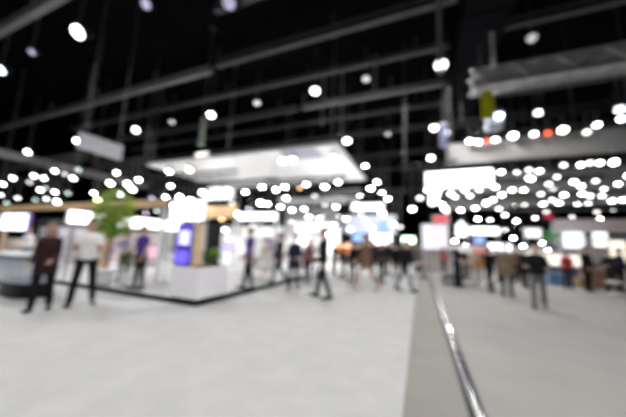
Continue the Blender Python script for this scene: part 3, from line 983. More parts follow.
post(163, 224, 286, 8.3, 'white post right of the person in violet blue shirt', gz=GZ)
post(256, 222, 281, 9.6, 'white post right of the person in purple shirt', gz=GZ)
post(274, 220, 278, 11.2, 'white post left of the person in dark suit')
post(232, 224, 281, 10.0, 'white post left of the person in purple shirt', gz=GZ)
board('display_board', 'wide pale grey back wall panel of the white booth', 'panel', 214, 226, 282, 278, 13.4, mat('panel grey', (0.62, 0.62, 0.63), 0.6), 0.08, True, ALU)
board('lit_sign', 'slim glowing white sign above the white booth', 'sign', 239, 212, 278, 221, 10.8, glow('sign glow a', (1, 1, 1), 2.2), 0.12, False, WHITE)
board('wooden_fascia', 'tan wooden fascia between two amber spotlights', 'sign', 205, 206, 236, 218, 12.0, WOOD, 0.14, False)
board('monitor', 'violet screen right behind the green planter plants', 'screen', 222, 242, 236, 252, 11.6, glow('screen lilac', (0.5, 0.45, 0.85), 0.8), 0.06, False, DARK)
board('monitor', 'small violet screen on the back of the white booth', 'screen', 264, 238, 272, 252, 13.0, glow('screen purple', (0.35, 0.2, 0.6), 0.6), 0.06, False, DARK)
board('lit_sign', 'large bright white glowing header above the blue sign', 'sign', 172, 200, 205, 221, 12.2, glow('sign glow b', (1, 1, 1), 1.6), 0.12, False, WHITE)
board('lit_sign', 'long white glowing header in the far left booth row', 'sign', 206, 186, 234, 200, 14.5, glow('sign glow c', (1, 1, 1), 1.0), 0.12, False, WHITE, hang=True)
table('white table in front of the white booth back wall', at_z(246, 281).x, at_z(246, 281).y + 0.4, 1.2, 0.5, 0.85, WHITE, GZ if at_z(246, 281).y < 9.8 else 0)
table('white table beside the person in pale dress', at_z(284, 278).x + 0.2, at_z(284, 278).y + 0.9, 1.0, 0.5, 0.9, WHITE)

# middle distance booths
board('hanging_sign', 'pale grey header hung beyond the white canopy', 'sign', 279, 196, 346, 205, 19.9, mat('header pale', (0.78, 0.78, 0.80), 0.7), 0.12, False, ALU, hang=True)
board('lit_sign', 'wide glowing white header in the middle distance', 'sign', 352, 203, 384, 211, 20.0, glow('sign glow d', (1, 1, 1), 2.2), 0.12, False, WHITE, hang=True)
board('hanging_sign', 'light grey header below the wide glowing one', 'sign', 322, 189, 360, 202, 22.5, mat('header pale b', (0.72, 0.72, 0.78), 0.7), 0.12, False, ALU, hang=True)
board('display_board', 'white booth wall behind the walkers in the middle', 'panel', 284, 218, 340, 272, 19.5, mat('panel white a', (0.8, 0.8, 0.82), 0.6), 0.08, True, ALU)
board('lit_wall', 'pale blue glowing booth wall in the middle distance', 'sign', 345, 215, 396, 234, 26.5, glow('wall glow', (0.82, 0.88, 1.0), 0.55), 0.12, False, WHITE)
board('blue_sign', 'blue panel on the glowing wall, higher of two', 'sign', 379, 222, 389, 232, 26.2, glow('panel blue', (0.25, 0.45, 0.95), 0.9), 0.06, False, DARK)
board('blue_sign', 'blue panel lower left of the glowing wall', 'sign', 352, 232, 363, 242, 22.0, glow('panel blue b', (0.3, 0.5, 0.9), 0.8), 0.06, False, DARK)
board('lit_sign', 'white glowing sign with a pink rim behind the brown coat', 'sign', 371, 234, 391, 245, 21.0, glow('sign glow e', (1, 0.98, 0.98), 3.0), 0.12, False, mat('pink rim', (0.85, 0.45, 0.5), 0.5))
board('lit_sign', 'white glowing sign with a green rim above the aisle end', 'sign', 402, 236, 415, 244, 18.0, glow('sign glow f', (0.9, 1, 0.9), 3.2), 0.14, False, glow('green rim', (0.12, 0.75, 0.12), 0.9))
t, wx, h = board('orange_sign', 'orange booth sign behind the person in black', 'sign', 336, 242, 354, 255, 17.5, glow('orange', (1.0, 0.32, 0.06), 0.75), 0.10, False, WHITE)
MB().lohi((-wx * 0.6, -0.075, h * 0.62), (wx * 0.6, -0.066, h * 0.8)).build('white_bar', glow('bar', (1, 0.95, 0.85), 1.0), t)
board('display_board', 'dark booth wall at the end of the aisle', 'panel', 372, 246, 426, 272, 30.0, mat('panel dark', (0.05, 0.045, 0.05), 0.6), 0.08, True, BLACK)
board('display_board', 'cream panel right of the orange sign', 'panel', 355, 244, 372, 274, 23.5, mat('panel cream', (0.6, 0.5, 0.42), 0.6), 0.08, True, ALU)

board('hanging_sign', 'pale sign board hung below the pale header beyond the canopy', 'sign', 286, 208, 336, 217, 21.0, mat('header pale', (0.78, 0.78, 0.80), 0.7), 0.12, False, ALU, hang=True)
board('lit_sign', 'glowing white sign behind the tall walker in black', 'sign', 296, 222, 330, 232, 19.2, glow('sign glow n', (1, 1, 1), 0.9), 0.12, False, WHITE)
board('lit_sign', 'faintly glowing white sign over the white booth on the left', 'sign', 244, 228, 276, 238, 12.3, glow('sign glow p', (1, 1, 1), 0.6), 0.10, False, WHITE)

# right side booths
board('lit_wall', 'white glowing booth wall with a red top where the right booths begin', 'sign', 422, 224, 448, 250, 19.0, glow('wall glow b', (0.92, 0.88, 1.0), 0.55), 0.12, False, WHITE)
board('display_board', 'grey beige board below the white glowing wall beside the aisle', 'board', 422, 251, 452, 268, 19.3, mat('board beige', (0.42, 0.38, 0.36), 0.6), 0.08, True, ALU)
board('red_sign', 'small red sign on top of the white glowing wall', 'sign', 433, 215, 449, 223, 18.6, glow('red sign', (0.75, 0.08, 0.12), 0.55), 0.10, False, WHITE)
board('lit_sign', 'long white glowing sign above the person in beige', 'sign', 470, 227, 499, 235, 22.0, glow('sign glow g', (1, 1, 1), 2.4), 0.12, False, WHITE)
board('lit_sign', 'tilted white glowing sign left of the long one', 'sign', 456, 224, 467, 237, 21.0, glow('sign glow h', (1, 1, 1), 2.0), 0.12, False, WHITE)
board('lit_sign', 'white glowing sign above the tan jacket', 'sign', 488, 243, 511, 251, 20.0, glow('sign glow i', (1, 0.98, 1), 2.4), 0.12, False, WHITE)
board('blue_sign', 'blue sign between the glowing signs on the right', 'sign', 474, 236, 485, 244, 19.2, glow('panel blue c', (0.3, 0.45, 0.95), 0.9), 0.06, False, DARK)
board('blue_sign', 'blue screen at the shoulder of the tan jacket', 'sign', 496, 251, 506, 258, 18.0, glow('panel blue d', (0.15, 0.4, 0.95), 0.8), 0.06, False, DARK)
board('red_sign', 'red sign with pale centre above the beige person', 'sign', 474, 248, 487, 258, 18.4, glow('red sign b', (0.85, 0.18, 0.25), 0.7), 0.10, False, WHITE)
board('red_sign', 'red sign under the black fascia on the right', 'sign', 543, 213, 553, 220, 16.4, glow('red sign c', (0.65, 0.05, 0.10), 0.5), 0.10, False, DARK, hang=True)
board('display_board', 'long blush white header wall of the right booth', 'panel', 552, 219, 640, 233, 18.2, mat('panel blush b', (0.85, 0.76, 0.78), 0.6), 0.10, False, ALU)
board('display_board', 'grey back wall of the right booth', 'panel', 552, 236, 640, 283, 20.6, mat('panel grey b', (0.42, 0.40, 0.42), 0.6), 0.10, True, ALU)
board('display_board', 'pale wall behind the walkers on the right', 'panel', 452, 246, 545, 276, 24.0, mat('panel white b', (0.55, 0.53, 0.55), 0.6), 0.10, True, ALU)
board('lit_sign', 'white glowing sign at the left end of the blush wall', 'sign', 525, 228, 541, 238, 19.0, glow('sign glow j', (1, 1, 1), 1.0), 0.12, False, WHITE)
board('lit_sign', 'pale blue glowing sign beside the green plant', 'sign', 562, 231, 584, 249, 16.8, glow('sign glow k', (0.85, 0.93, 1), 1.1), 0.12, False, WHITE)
t, wx, h = board('lit_sign', 'white glowing screen with a row of red marks', 'sign', 591, 231, 608, 248, 16.8, glow('sign glow l', (1, 1, 1), 1.1), 0.12, False, DARK)
for k in range(4):
    MB().lohi((-wx * 0.6 + k * wx * 0.32, -0.075, h * 0.36), (-wx * 0.6 + k * wx * 0.32 + wx * 0.16, -0.071, h * 0.56)).build('red_mark', mat('red mark', (0.7, 0.08, 0.06), 0.5), t)
board('lit_sign', 'cream glowing panel at the right edge of the picture', 'sign', 608, 240, 626, 262, 16.6, glow('sign glow m', (1, 0.92, 0.78), 1.0), 0.12, False, WHITE)

# green plant, cream lit table, blue bin, brown crates, round white stool on the right
q = at_z(560, 284)
tbl = thing('display_case', 'cream glowing display case with a green end on the right', 'display case', (q.x, q.y + 0.4, 0.002))
MB().box((0, 0, 1.15), (1.9, 0.6, 0.55), bev=0.02).build('glowing_case', glow('case cream', (1.0, 0.90, 0.80), 0.95), tbl)
MB().box((-1.08, 0, 1.15), (0.25, 0.58, 0.5), bev=0.02).build('green_end', glow('case green', (0.45, 0.9, 0.35), 0.8), tbl)
MB().box((0, 0, 0.435), (1.7, 0.5, 0.86)).build('base', mat('case base', (0.14, 0.17, 0.28), 0.5), tbl)
MB().box((0, 0, 1.445), (2.0, 0.66, 0.035)).build('lid', WHITE, tbl)
for (x, yy, dz, lab) in ((554, 285, 0, 'left'), (565, 285, 0, 'right')):
    q = at_z(x, yy)
    bx = thing('blue_crate', 'dull blue plastic crate on the floor under the display case, %s one' % lab, 'crate', (q.x, q.y, 0.002), 0, 'blue crates by the display case')
    MB().lohi((-0.26, -0.2, 0), (0.26, 0.2, 0.03)).lohi((-0.26, -0.2, 0.03), (-0.235, 0.2, 0.5)).lohi((0.235, -0.2, 0.03), (0.26, 0.2, 0.5)).lohi((-0.235, -0.2, 0.03), (0.235, -0.175, 0.5)).lohi((-0.235, 0.175, 0.03), (0.235, 0.2, 0.5)).build('body', mat('crate blue', (0.16, 0.26, 0.48), 0.5), bx)
    MB().lohi((-0.1, -0.208, 0.36), (0.1, -0.201, 0.42)).build('handle', DARK, bx)
    MB().lohi((-0.275, -0.215, 0.501), (0.275, 0.215, 0.53)).build('lid', mat('crate lid', (0.22, 0.34, 0.55), 0.5), bx)
shr = at_z(553, 281)
pp = at_y(553, 244, 19.0)
pot = thing('plant_stand', 'slim dark stand carrying the green plant on the right', 'stand', (pp.x, 19.0, 0.002))
MB().cone((0, 0, 0.03), 0.03, (0, 0, pp.z - 0.33), 0.03, 8).build('pole', DARK, pot)
MB().lathe([(0.22, 0), (0.2, 0.03)], n=16).build('foot', DARK, pot)
MB().lathe([(0.1, pp.z - 0.33), (0.16, pp.z - 0.1), (0.14, pp.z - 0.1)], n=16).build('bowl', DARK, pot)
shrub('leafy_plant', 'green plant on the slim stand left of the pale blue sign', (pp.x, 19.0, pp.z - 0.06), 0.75, 0.28, mat('plant green', (0.12, 0.50, 0.18), 0.5, 0, 0.3, 8, trans=0.2), 31, 200, 0.22)

BROWN = mat('brown cardboard', (0.36, 0.22, 0.14), 0.8)
for k, (x, yy, dz) in enumerate(((583, 288, 0), (591, 289, 0), (599, 288, 0), (587, 288, 1), (595, 288, 1))):
    q = at_z(x, yy)
    lab = ['left of the bottom three', 'middle of the bottom three', 'right of the bottom three', 'left of the top two', 'right of the top two'][k]
    cb = thing('cardboard_box', 'brown cardboard box on the right floor, ' + lab, 'box', (at_y(583, 288, 15.9).x + (k * 0.47 if dz == 0 else (k - 3) * 0.47 + 0.235), 15.9, 0.002 + dz * 0.426), 0, 'brown boxes stacked on the right')
    MB().box((0, 0, 0.21), (0.44, 0.4, 0.42), bev=0.008).build('carton', BROWN, cb)
    MB().box((0, 0, 0.4215), (0.07, 0.4, 0.003)).build('tape', mat('tape', (0.55, 0.42, 0.28), 0.4), cb)
q = at_z(615, 294)
st = thing('round_stool', 'round white stool at the right edge of the picture', 'stool', (q.x, q.y, 0.002))
MB().lathe([(0.2, 0.40), (0.23, 0.42), (0.23, 0.47), (0.2, 0.49)], n=24).build('seat', WHITE, st, True)
MB().cone((0, 0, 0.03), 0.03, (0, 0, 0.40), 0.03, 10).build('column', ALU, st)
MB().lathe([(0.2, 0), (0.19, 0.025), (0.05, 0.03)], n=24).build('foot', WHITE, st, True)

# grey sofa-like bench near the aisle on the right
q = at_z(440, 283)
bn = thing('grey_bench', 'low grey padded bench beside the aisle rail in the distance', 'bench', (1.25, 13.2, 0.002))
MB().box((0, 0, 0.33), (0.75, 1.6, 0.2), bev=0.04).build('seat', mat('bench grey', (0.12, 0.12, 0.125), 0.8), bn)
MB().box((0.42, 0, 0.55), (0.12, 1.6, 0.6), bev=0.04).build('backrest', _M['bench grey'], bn)
for sx in (-0.3, 0.3):
    for sy in (-0.7, 0.7):
        MB().box((sx, sy, 0.113), (0.05, 0.05, 0.226)).build('leg', DARK, bn)

# ------------------------------------------------------------------ people
SKIN = mat('skin', (0.62, 0.40, 0.29), 0.55, 0, 0.06, 10)
SKIN2 = mat('skin tan', (0.48, 0.29, 0.20), 0.55, 0, 0.06, 10)
EYEM = mat('eye dark', (0.02, 0.015, 0.012), 0.3)
LIPM = mat('lips', (0.45, 0.18, 0.15), 0.5)
HAIRB = mat('black hair', (0.012, 0.010, 0.009), 0.5, 0, 0.4, 40)
HAIRN = mat('brown hair', (0.10, 0.055, 0.03), 0.5, 0, 0.4, 40)
SHOE = mat('black shoe', (0.010, 0.010, 0.010), 0.4)
SHOEW = mat('pale shoe', (0.45, 0.42, 0.40), 0.5)


def cloth(n, c):
    return mat('cloth ' + n, c, 0.85, 0, 0.06, 14)


_TMP = []


def remeshed(b, name, m, voxel, smooth=2):
    me = b.mesh('tmp', m)
    o = bpy.data.objects.new('tmp', me)
    C.objects.link(o)
    md = o.modifiers.new('r', 'REMESH')
    md.mode = 'VOXEL'
    md.voxel_size = voxel
    sm = o.modifiers.new('s', 'SMOOTH')
    sm.iterations = smooth
    sm.factor = 0.5
    dg = bpy.context.evaluated_depsgraph_get()
    out = bpy.data.meshes.new_from_object(o.evaluated_get(dg))
    out.name = name
    bpy.data.objects.remove(o)
    bpy.data.meshes.remove(me)
    if not out.materials:
        out.materials.append(m)
    for p in out.polygons:
        p.use_smooth = True
    return out


TORSO = [(0.86, 0.13, 0.085, 0), (0.90, 0.155, 0.105, 0.005), (0.97, 0.165, 0.115, 0.01), (1.06, 0.142, 0.100, 0.0), (1.16, 0.148, 0.102, 0), (1.27, 0.165, 0.115, -0.005),
         (1.35, 0.165, 0.108, 0.0), (1.41, 0.135, 0.088, 0.005), (1.45, 0.090, 0.070, 0.01), (1.475, 0.066, 0.062, 0.01), (1.50, 0.058, 0.058, 0.01)]


def torso_rings(off, z0, z1, fx=1.0, T=None, n=22):
    rs = []
    for z, rx, ry, yo in TORSO:
        if z < z0 - 1e-6 or z > z1 + 1e-6:
            continue
        rs.append([T(Vector(((rx * fx + off) * cos(2 * pi * i / n), yo + (ry + off) * sin(2 * pi * i / n), z))) for i in range(n)])
    return rs


def person(loc, h, rz, label, top, bottom, hair=HAIRB, skin=SKIN, legs=((0, 0), (0, 0)), arms=((5, 8, 12), (5, 8, 12)), lean=0, turn=0, nod=0,
           sleeve='long', hairstyle='short', lower='trousers', coat=False, woman=False, shoe=SHOE, stance=0.0, accent=None, vox=0.0095):
    """faces local -Y. legs: (swing, knee) in degrees, arms: (forward, out, elbow)"""
    t = thing('person', label, 'person', loc, radians(rz), 'visitors in the hall')
    fx = 0.92 if woman else 1.0
    fs = 0.90 if woman else 1.0
    k = h / 1.75
    la = radians(lean)
    Rl = Matrix.Translation((0, 0, 0.95)) @ Matrix.Rotation(la, 4, 'X') @ Matrix.Translation((0, 0, -0.95))
    T = lambda p: Rl @ Vector(p)
    hc = Vector((0, -0.015, 1.625))
    Rh = Rl @ Matrix.Translation((0, 0, 1.50)) @ Matrix.Rotation(radians(turn), 4, 'Z') @ Matrix.Rotation(radians(nod), 4, 'X') @ Matrix.Translation((0, 0, -1.50))
    H = lambda p: Rh @ (hc + Vector(p))
    body, cl_top, cl_bot = MB(), MB(), MB()
    shoes = []
    # legs
    joints = []
    minz = 9
    for s, (sw, kn) in zip((-1, 1), legs):
        a, kb = radians(sw), radians(kn)
        hip = Vector((s * 0.088, 0, 0.93))
        kx = s * (0.095 + stance * 0.5)
        knee = hip + Vector((kx - hip.x, -0.44 * sin(a), -0.44 * cos(a)))
        ank = knee + Vector((s * stance * 0.5, -0.41 * sin(a - kb), -0.41 * cos(a - kb)))
        fp = a - kb
        toe = ank + Vector((s * 0.03, -0.17, -0.045 + max(-0.12, 0.10 * min(0.6, fp)) * (1 if fp > 0 else 1.2)))
        heel = ank + Vector((0, 0.045, -0.05))
        joints.append((hip, knee, ank, toe, heel))
        minz = min(minz, toe.z - 0.035, heel.z - 0.035)
    sh = Vector((0, 0, -minz))
    S = lambda p: (Vector(p) + sh) * k
    TS = lambda p: S(T(p))
    HS = lambda p: S(H(p))
    for s, (hip, knee, ank, toe, heel) in zip((-1, 1), joints):
        body.caps(S(hip), 0.078 * k, S(knee), 0.050 * k)
        mid = knee + (ank - knee) * 0.3 + Vector((0, 0.012, 0))
        body.caps(S(knee), 0.050 * k, S(mid), 0.053 * k).caps(S(mid), 0.053 * k, S(ank), 0.036 * k)
        body.caps(S(heel), 0.03 * k, S(toe), 0.026 * k)
        if lower == 'trousers':
            cl_bot.caps(S(hip), 0.094 * k, S(knee), 0.068 * k).caps(S(knee), 0.068 * k, S(ank + (knee - ank) * 0.06), 0.058 * k)
        sb = MB()
        sb.caps(S(heel), 0.040 * k, S(heel * 0.45 + toe * 0.55), 0.044 * k).caps(S(heel * 0.45 + toe * 0.55), 0.044 * k, S(toe), 0.034 * k)
        shoes.append(sb)
    # torso
    body.rings(torso_rings(0, 0.86, 1.50, fx, TS))
    cl_bot.rings(torso_rings(0.016, 0.86, 1.06, fx, lambda p: S(T(p)) if p.z > 0.95 else S(p)))
    tz0 = 0.86 if coat else 0.90
    cl_top.rings(torso_rings(0.030 if coat else 0.022, tz0, 1.47, fx, TS))
    if coat:
        b0 = [[S(Vector(((0.185 * fx + 0.02) * cos(2 * pi * i / 22), (0.135) * sin(2 * pi * i / 22), z))) for i in range(22)] for z in (0.70, 0.92)]
        cl_top.rings(b0)
    if lower == 'skirt':
        cl_bot.rings([[S(Vector((rx * cos(2 * pi * i / 22), rx * 0.8 * sin(2 * pi * i / 22), z))) for i in range(22)] for z, rx in ((0.50, 0.24), (0.7, 0.21), (0.92, 0.18))])
    # neck and head
    body.caps(TS((0, 0.01, 1.46)), 0.056 * fs * k, HS((0, 0.015, -0.06)), 0.052 * fs * k)
    hr = []
    for z, rx, ry, yo in ((-0.118, 0.030, 0.030, -0.045), (-0.10, 0.046, 0.060, -0.028), (-0.07, 0.060, 0.080, -0.010), (-0.03, 0.070, 0.090, 0.0), (0.02, 0.076, 0.097, 0.006), (0.06, 0.074, 0.096, 0.010),
                          (0.095, 0.060, 0.078, 0.012), (0.115, 0.038, 0.050, 0.012), (0.125, 0.012, 0.018, 0.012)):
        hr.append([HS((rx * cos(2 * pi * i / 22), yo + ry * sin(2 * pi * i / 22), z)) for i in range(22)])
    body.rings(hr)
    body.caps(HS((0, -0.088, 0.005)), 0.011 * k, HS((0, -0.106, -0.035)), 0.015 * k, 8)   # nose
    body.caps(HS((-0.018, -0.086, -0.070)), 0.010 * k, HS((0.018, -0.086, -0.070)), 0.010 * k, 8)   # mouth
    body.caps(HS((-0.045, -0.078, 0.022)), 0.011 * k, HS((-0.016, -0.090, 0.024)), 0.011 * k, 8)
    body.caps(HS((0.045, -0.078, 0.022)), 0.011 * k, HS((0.016, -0.090, 0.024)), 0.011 * k, 8)
    for s in (-1, 1):
        body.caps(HS((s * 0.078, 0.012, 0.018)), 0.014 * k, HS((s * 0.074, 0.008, -0.03)), 0.010 * k, 8)
    # arms
    for s, (fw, ou, el) in zip((-1, 1), arms):
        a, o_, e = radians(fw), radians(ou), radians(el)
        shd = Vector((s * 0.160 * fx, 0.005, 1.372))
        d1 = Vector((s * sin(o_), -sin(a) * cos(o_), -cos(a) * cos(o_))).normalized()
        elb = shd + d1 * 0.285
        a2 = a + e
        d2 = Vector((s * sin(o_) * 0.4 - s * 0.12 * sin(e), -sin(a2), -cos(a2))).normalized()
        wr = elb + d2 * 0.245
        body.caps(TS(shd), 0.048 * fs * k, TS(elb), 0.039 * fs * k).caps(TS(elb), 0.039 * fs * k, TS(wr), 0.027 * fs * k)
        r1, r2 = 0.062 * fs, 0.052 * fs
        cl_top.caps(TS(shd), r1 * k, TS(shd + d1 * (0.17 if sleeve == 'short' else 0.285)), r2 * k)
        if sleeve == 'long':
            cl_top.caps(TS(elb), r2 * k, TS(elb + d2 * 0.215), 0.044 * fs * k)
        # hand: palm, four fingers, thumb from the palm's side
        nrm = Vector((-s, 0, 0))
        nrm = (nrm - d2 * nrm.dot(d2)).normalized()
        side = d2.cross(nrm).normalized()
        if side.y > 0:
            side = -side          # thumb side faces forward
        pc_ = wr + d2 * 0.055
        for u in (-0.024, -0.008, 0.008, 0.024):
            body.caps(TS(wr + d2 * 0.015 + side * u * 0.7), 0.015 * k, TS(wr + d2 * 0.085 + side * u), 0.0125 * k, 8)
        for u, l in ((0.030, 0.070), (0.010, 0.080), (-0.011, 0.074), (-0.031, 0.058)):
            p0 = wr + d2 * 0.088 + side * u
            d3 = (d2 + nrm * 0.30 + side * u * 2).normalized()
            p1 = p0 + d3 * l * 0.5
            d4 = (d2 + nrm * 0.95).normalized()
            p2 = p1 + d4 * l * 0.45
            body.caps(TS(p0), 0.0098 * k, TS(p1), 0.0092 * k, 8).caps(TS(p1), 0.0092 * k, TS(p2), 0.0080 * k, 8)
        p0 = wr + d2 * 0.035 + side * 0.028
        p1 = p0 + (d2 * 0.6 + side * 0.75 + nrm * 0.35).normalized() * 0.04
        p2 = p1 + (d2 * 0.9 + side * 0.25 + nrm * 0.4).normalized() * 0.032
        body.caps(TS(p0), 0.0125 * k, TS(p1), 0.0105 * k, 8).caps(TS(p1), 0.0105 * k, TS(p2), 0.009 * k, 8)
    bme = remeshed(body, 'body', skin, vox)
    bme.materials.append(EYEM)
    bme.materials.append(LIPM)
    ey = [HS((s * 0.031, -0.088, 0.006)) for s in (-1, 1)]
    mo = HS((0, -0.095, -0.070))
    up = (HS((0, 0, 1)) - HS((0, 0, 0))).normalized()
    for p in bme.polygons:
        c = p.center
        if (c - mo).length < 0.03 * k:
            dz = abs((c - mo).dot(up))
            if dz < 0.009 * k:
                p.material_index = 2
        for e_ in ey:
            v = c - e_
            if v.length < 0.02 * k and abs(v.dot(up)) < 0.008 * k:
                p.material_index = 1
    link('body', bme, t)
    link('top', remeshed(cl_top, 'top', top, 0.013, 3), t)
    link(lower, remeshed(cl_bot, lower, bottom, 0.013, 3), t)
    for sb in shoes:
        link('shoe', remeshed(sb, 'shoe', shoe, 0.011, 2), t)
    # hair
    hb = MB()
    bm = hb.bm
    nu, nv = 24, 16
    low = {'short': -0.055, 'long': -0.24, 'bob': -0.13}[hairstyle]
    grid = {}
    for j in range(nv + 1):
        ph = (pi / 2) - (pi * 0.98) * j / nv
        for i in range(nu):
            th = 2 * pi * i / nu
            x, y, z = cos(ph) * cos(th), cos(ph) * sin(th), sin(ph)
            px, py, pz = 0.087 * x, 0.012 + 0.108 * y, 0.01 + 0.128 * z
            if z < 0 and hairstyle != 'short':
                q = min(1.0, -z * 1.15)
                px, py = 0.092 * cos(th) * (1 - 0.15 * q), 0.014 + 0.108 * sin(th) * (1 - 0.1 * q)
                pz = 0.01 + low * q
            keep = True
            if py < -0.035 and pz < 0.062 - 0.3 * abs(px):
                keep = False
            if hairstyle == 'short' and (pz < low or (py < 0.0 and pz < 0.0)):
                keep = False
            if keep:
                grid[i, j] = bm.verts.new(HS((px, py, pz)))
    for j in range(nv):
        for i in range(nu):
            ks = [(i, j), ((i + 1) % nu, j), ((i + 1) % nu, j + 1), (i, j + 1)]
            if all(q in grid for q in ks):
                bm.faces.new([grid[q] for q in ks])
    bmesh.ops.remove_doubles(bm, verts=bm.verts, dist=0.0005)
    loose = [v for v in bm.verts if not v.link_faces]
    bmesh.ops.delete(bm, geom=loose, context='VERTS')
    bmesh.ops.recalc_face_normals(bm, faces=bm.faces)
    bmesh.ops.solidify(bm, geom=list(bm.faces), thickness=0.014)
    hb.build('hair', hair, t, True)
    if accent:
        m_, z0, z1, wd = accent
        ab = MB()
        ab.rings([[TS((-wd, -0.150 * (1 if z < 1.35 else 0.86), z)), TS((wd, -0.150 * (1 if z < 1.35 else 0.86), z)), TS((wd, -0.125 * (1 if z < 1.35 else 0.86), z)), TS((-wd, -0.125 * (1 if z < 1.35 else 0.86), z))] for z in (z0, (z0 + z1) / 2, z1)])
        ab.build('shirt_front', m_, t)
    return t


BK = cloth('black', (0.010, 0.010, 0.012))
BK2 = cloth('charcoal', (0.025, 0.024, 0.027))
NAVY = cloth('navy', (0.018, 0.022, 0.05))
GREY = cloth('grey', (0.13, 0.125, 0.13))
MAROON = cloth('dark maroon', (0.035, 0.016, 0.018))
VIOLET = cloth('violet blue', (0.055, 0.035, 0.24))
PURPLE = cloth('purple', (0.05, 0.028, 0.16))
DPURP = cloth('dark purple', (0.022, 0.016, 0.045))
WHT = cloth('white', (0.80, 0.79, 0.80))
LILAC = cloth('lilac', (0.55, 0.50, 0.66))
BROWNC = cloth('brown', (0.17, 0.10, 0.06))
TAN = cloth('tan', (0.20, 0.145, 0.085))
PINKT = cloth('pale pink', (0.55, 0.42, 0.35))
BEIGE = cloth('beige', (0.50, 0.42, 0.34))
CREAM = cloth('cream', (0.62, 0.57, 0.50))
RED = cloth('red', (0.40, 0.03, 0.05))
ROSE = cloth('dusty rose', (0.22, 0.10, 0.11))

STEP = ((22, 8), (-16, 14))
STEP2 = ((-15, 12), (20, 6))
STAND = ((2, 2), (-2, 2))


def foot(x, y, z=0.0):
    p = at_z(x, y, z)
    return (p.x, p.y, z + 0.002)


person(foot(38, 311), 1.66, 50, 'person in dark maroon jacket and black trousers near the pale counter', MAROON, BK, HAIRN, SKIN2, ((8, 4), (-8, 6)), ((10, 5, 40), (6, 5, 60)), hairstyle='long', woman=True, coat=True)
person(foot(80, 306), 1.80, 58, 'person in white short sleeved shirt and black trousers before the wooden panel', WHT, BK, HAIRB, SKIN2, ((10, 4), (-8, 4)), ((22, 7, 85), (18, 7, 90)), sleeve='short', stance=0.07)
person(foot(122, 281, GZ), 1.58, 40, 'person in lilac top and black trousers bending forward beside the violet shirt', LILAC, BK, HAIRB, SKIN, STAND, ((45, 5, 40), (35, 5, 40)), lean=14, hairstyle='bob', woman=True)
person(foot(137, 289, GZ), 1.68, 5, 'person in violet blue shirt and black trousers on the left platform', VIOLET, BK, HAIRB, SKIN2, STAND, ((12, 8, 50), (5, 6, 20)), sleeve='short')
person(foot(247, 290, GZ), 1.76, -50, 'person in purple blue shirt and black trousers at the platform edge', VIOLET, BK, HAIRB, SKIN2, ((8, 4), (-6, 4)), ((8, 6, 25), (-8, 6, 15)), sleeve='short')
person(foot(264, 281, GZ), 1.58, 10, 'person in pale dress in front of the white booth', CREAM, WHT, HAIRN, SKIN, STAND, ((10, 6, 30), (15, 6, 40)), hairstyle='long', woman=True, lower='skirt', shoe=SHOEW)
person(foot(278, 284, GZ), 1.70, -40, 'person in dark suit left of the navy jacket', BK2, BK, HAIRB, SKIN2, STEP2, ((10, 5, 20), (-5, 5, 20)), coat=True)
person(foot(293, 292), 1.75, 5, 'person in navy jacket and black trousers facing the camera', NAVY, BK, HAIRB, SKIN, STAND, ((12, 12, 70), (8, 12, 65)), coat=True, stance=0.03, shoe=SHOEW)
person(foot(322, 299), 1.90, -80, 'tall person all in black walking across the pale carpet', BK, BK, HAIRB, SKIN2, ((13, 4), (-9, 10)), ((14, 6, 18), (-14, 6, 15)))
person(foot(307, 285), 1.66, 20, 'person in dusty rose top left of the tall person in black', ROSE, BK2, HAIRN, SKIN, STAND, ((10, 6, 30), (5, 6, 20)), hairstyle='long', woman=True)
person(foot(352, 284), 1.62, 170, 'person in black left of the brown coat', BK, BK, HAIRN, SKIN, STAND, ((5, 6, 30), (5, 6, 30)), hairstyle='bob', woman=True)
person(foot(366, 291), 1.86, -60, 'person in brown coat and pale trousers walking in the middle', BROWNC, PINKT, HAIRN, SKIN, ((24, 6), (-20, 14)), ((18, 6, 30), (-14, 6, 20)), shoe=SHOEW, coat=True)
person(foot(381, 284), 1.64, 30, 'person in charcoal clothes between the brown coat and grey trousers', BK2, BK, HAIRB, SKIN2, STAND, ((30, 8, 60), (25, 8, 70)), lean=8)
person(foot(405, 292), 1.74, 75, 'person in black jacket and grey trousers striding beside the taupe strip', BK, GREY, HAIRB, SKIN, ((24, 10), (-18, 12)), ((35, 10, 40), (20, 20, 50)), lean=6, coat=True)
person(foot(419, 279), 1.70, 60, 'person in grey top at the far end of the taupe strip', GREY, BK2, HAIRB, SKIN, STEP, ((10, 6, 20), (-5, 6, 20)))
person(foot(396, 279), 1.66, 190, 'person in black clothes beneath the green rimmed sign', BK, BK2, HAIRB, SKIN, STEP, ((10, 6, 20), (-5, 6, 20)))
person(foot(458, 287), 1.76, 40, 'person in dark purple top beside the grey bench', DPURP, BK, HAIRB, SKIN, STAND, ((20, 12, 60), (12, 14, 50)), stance=0.03)
person(foot(475, 287), 1.64, 0, 'person in beige top and cream trousers under the red sign', BEIGE, CREAM, HAIRN, SKIN, STAND, ((10, 6, 60), (10, 6, 60)), hairstyle='long', woman=True, shoe=SHOEW)
person(foot(491, 292), 1.62, 200, 'person in black clothes left of the tan jacket', BK, BK2, HAIRN, SKIN, STEP, ((8, 6, 20), (-6, 6, 20)), hairstyle='bob', woman=True)
person(foot(508, 297), 1.70, 160, 'person in tan jacket and black trousers with back turned', TAN, BK, HAIRB, SKIN, ((8, 4), (-8, 6)), ((10, 10, 30), (8, 10, 30)), coat=True)
person(foot(540, 309), 1.70, -20, 'person in black top and dark grey trousers walking on the right floor', BK, GREY, HAIRB, SKIN, ((10, 4), (-12, 16)), ((20, 16, 70), (14, 18, 70)), coat=False)
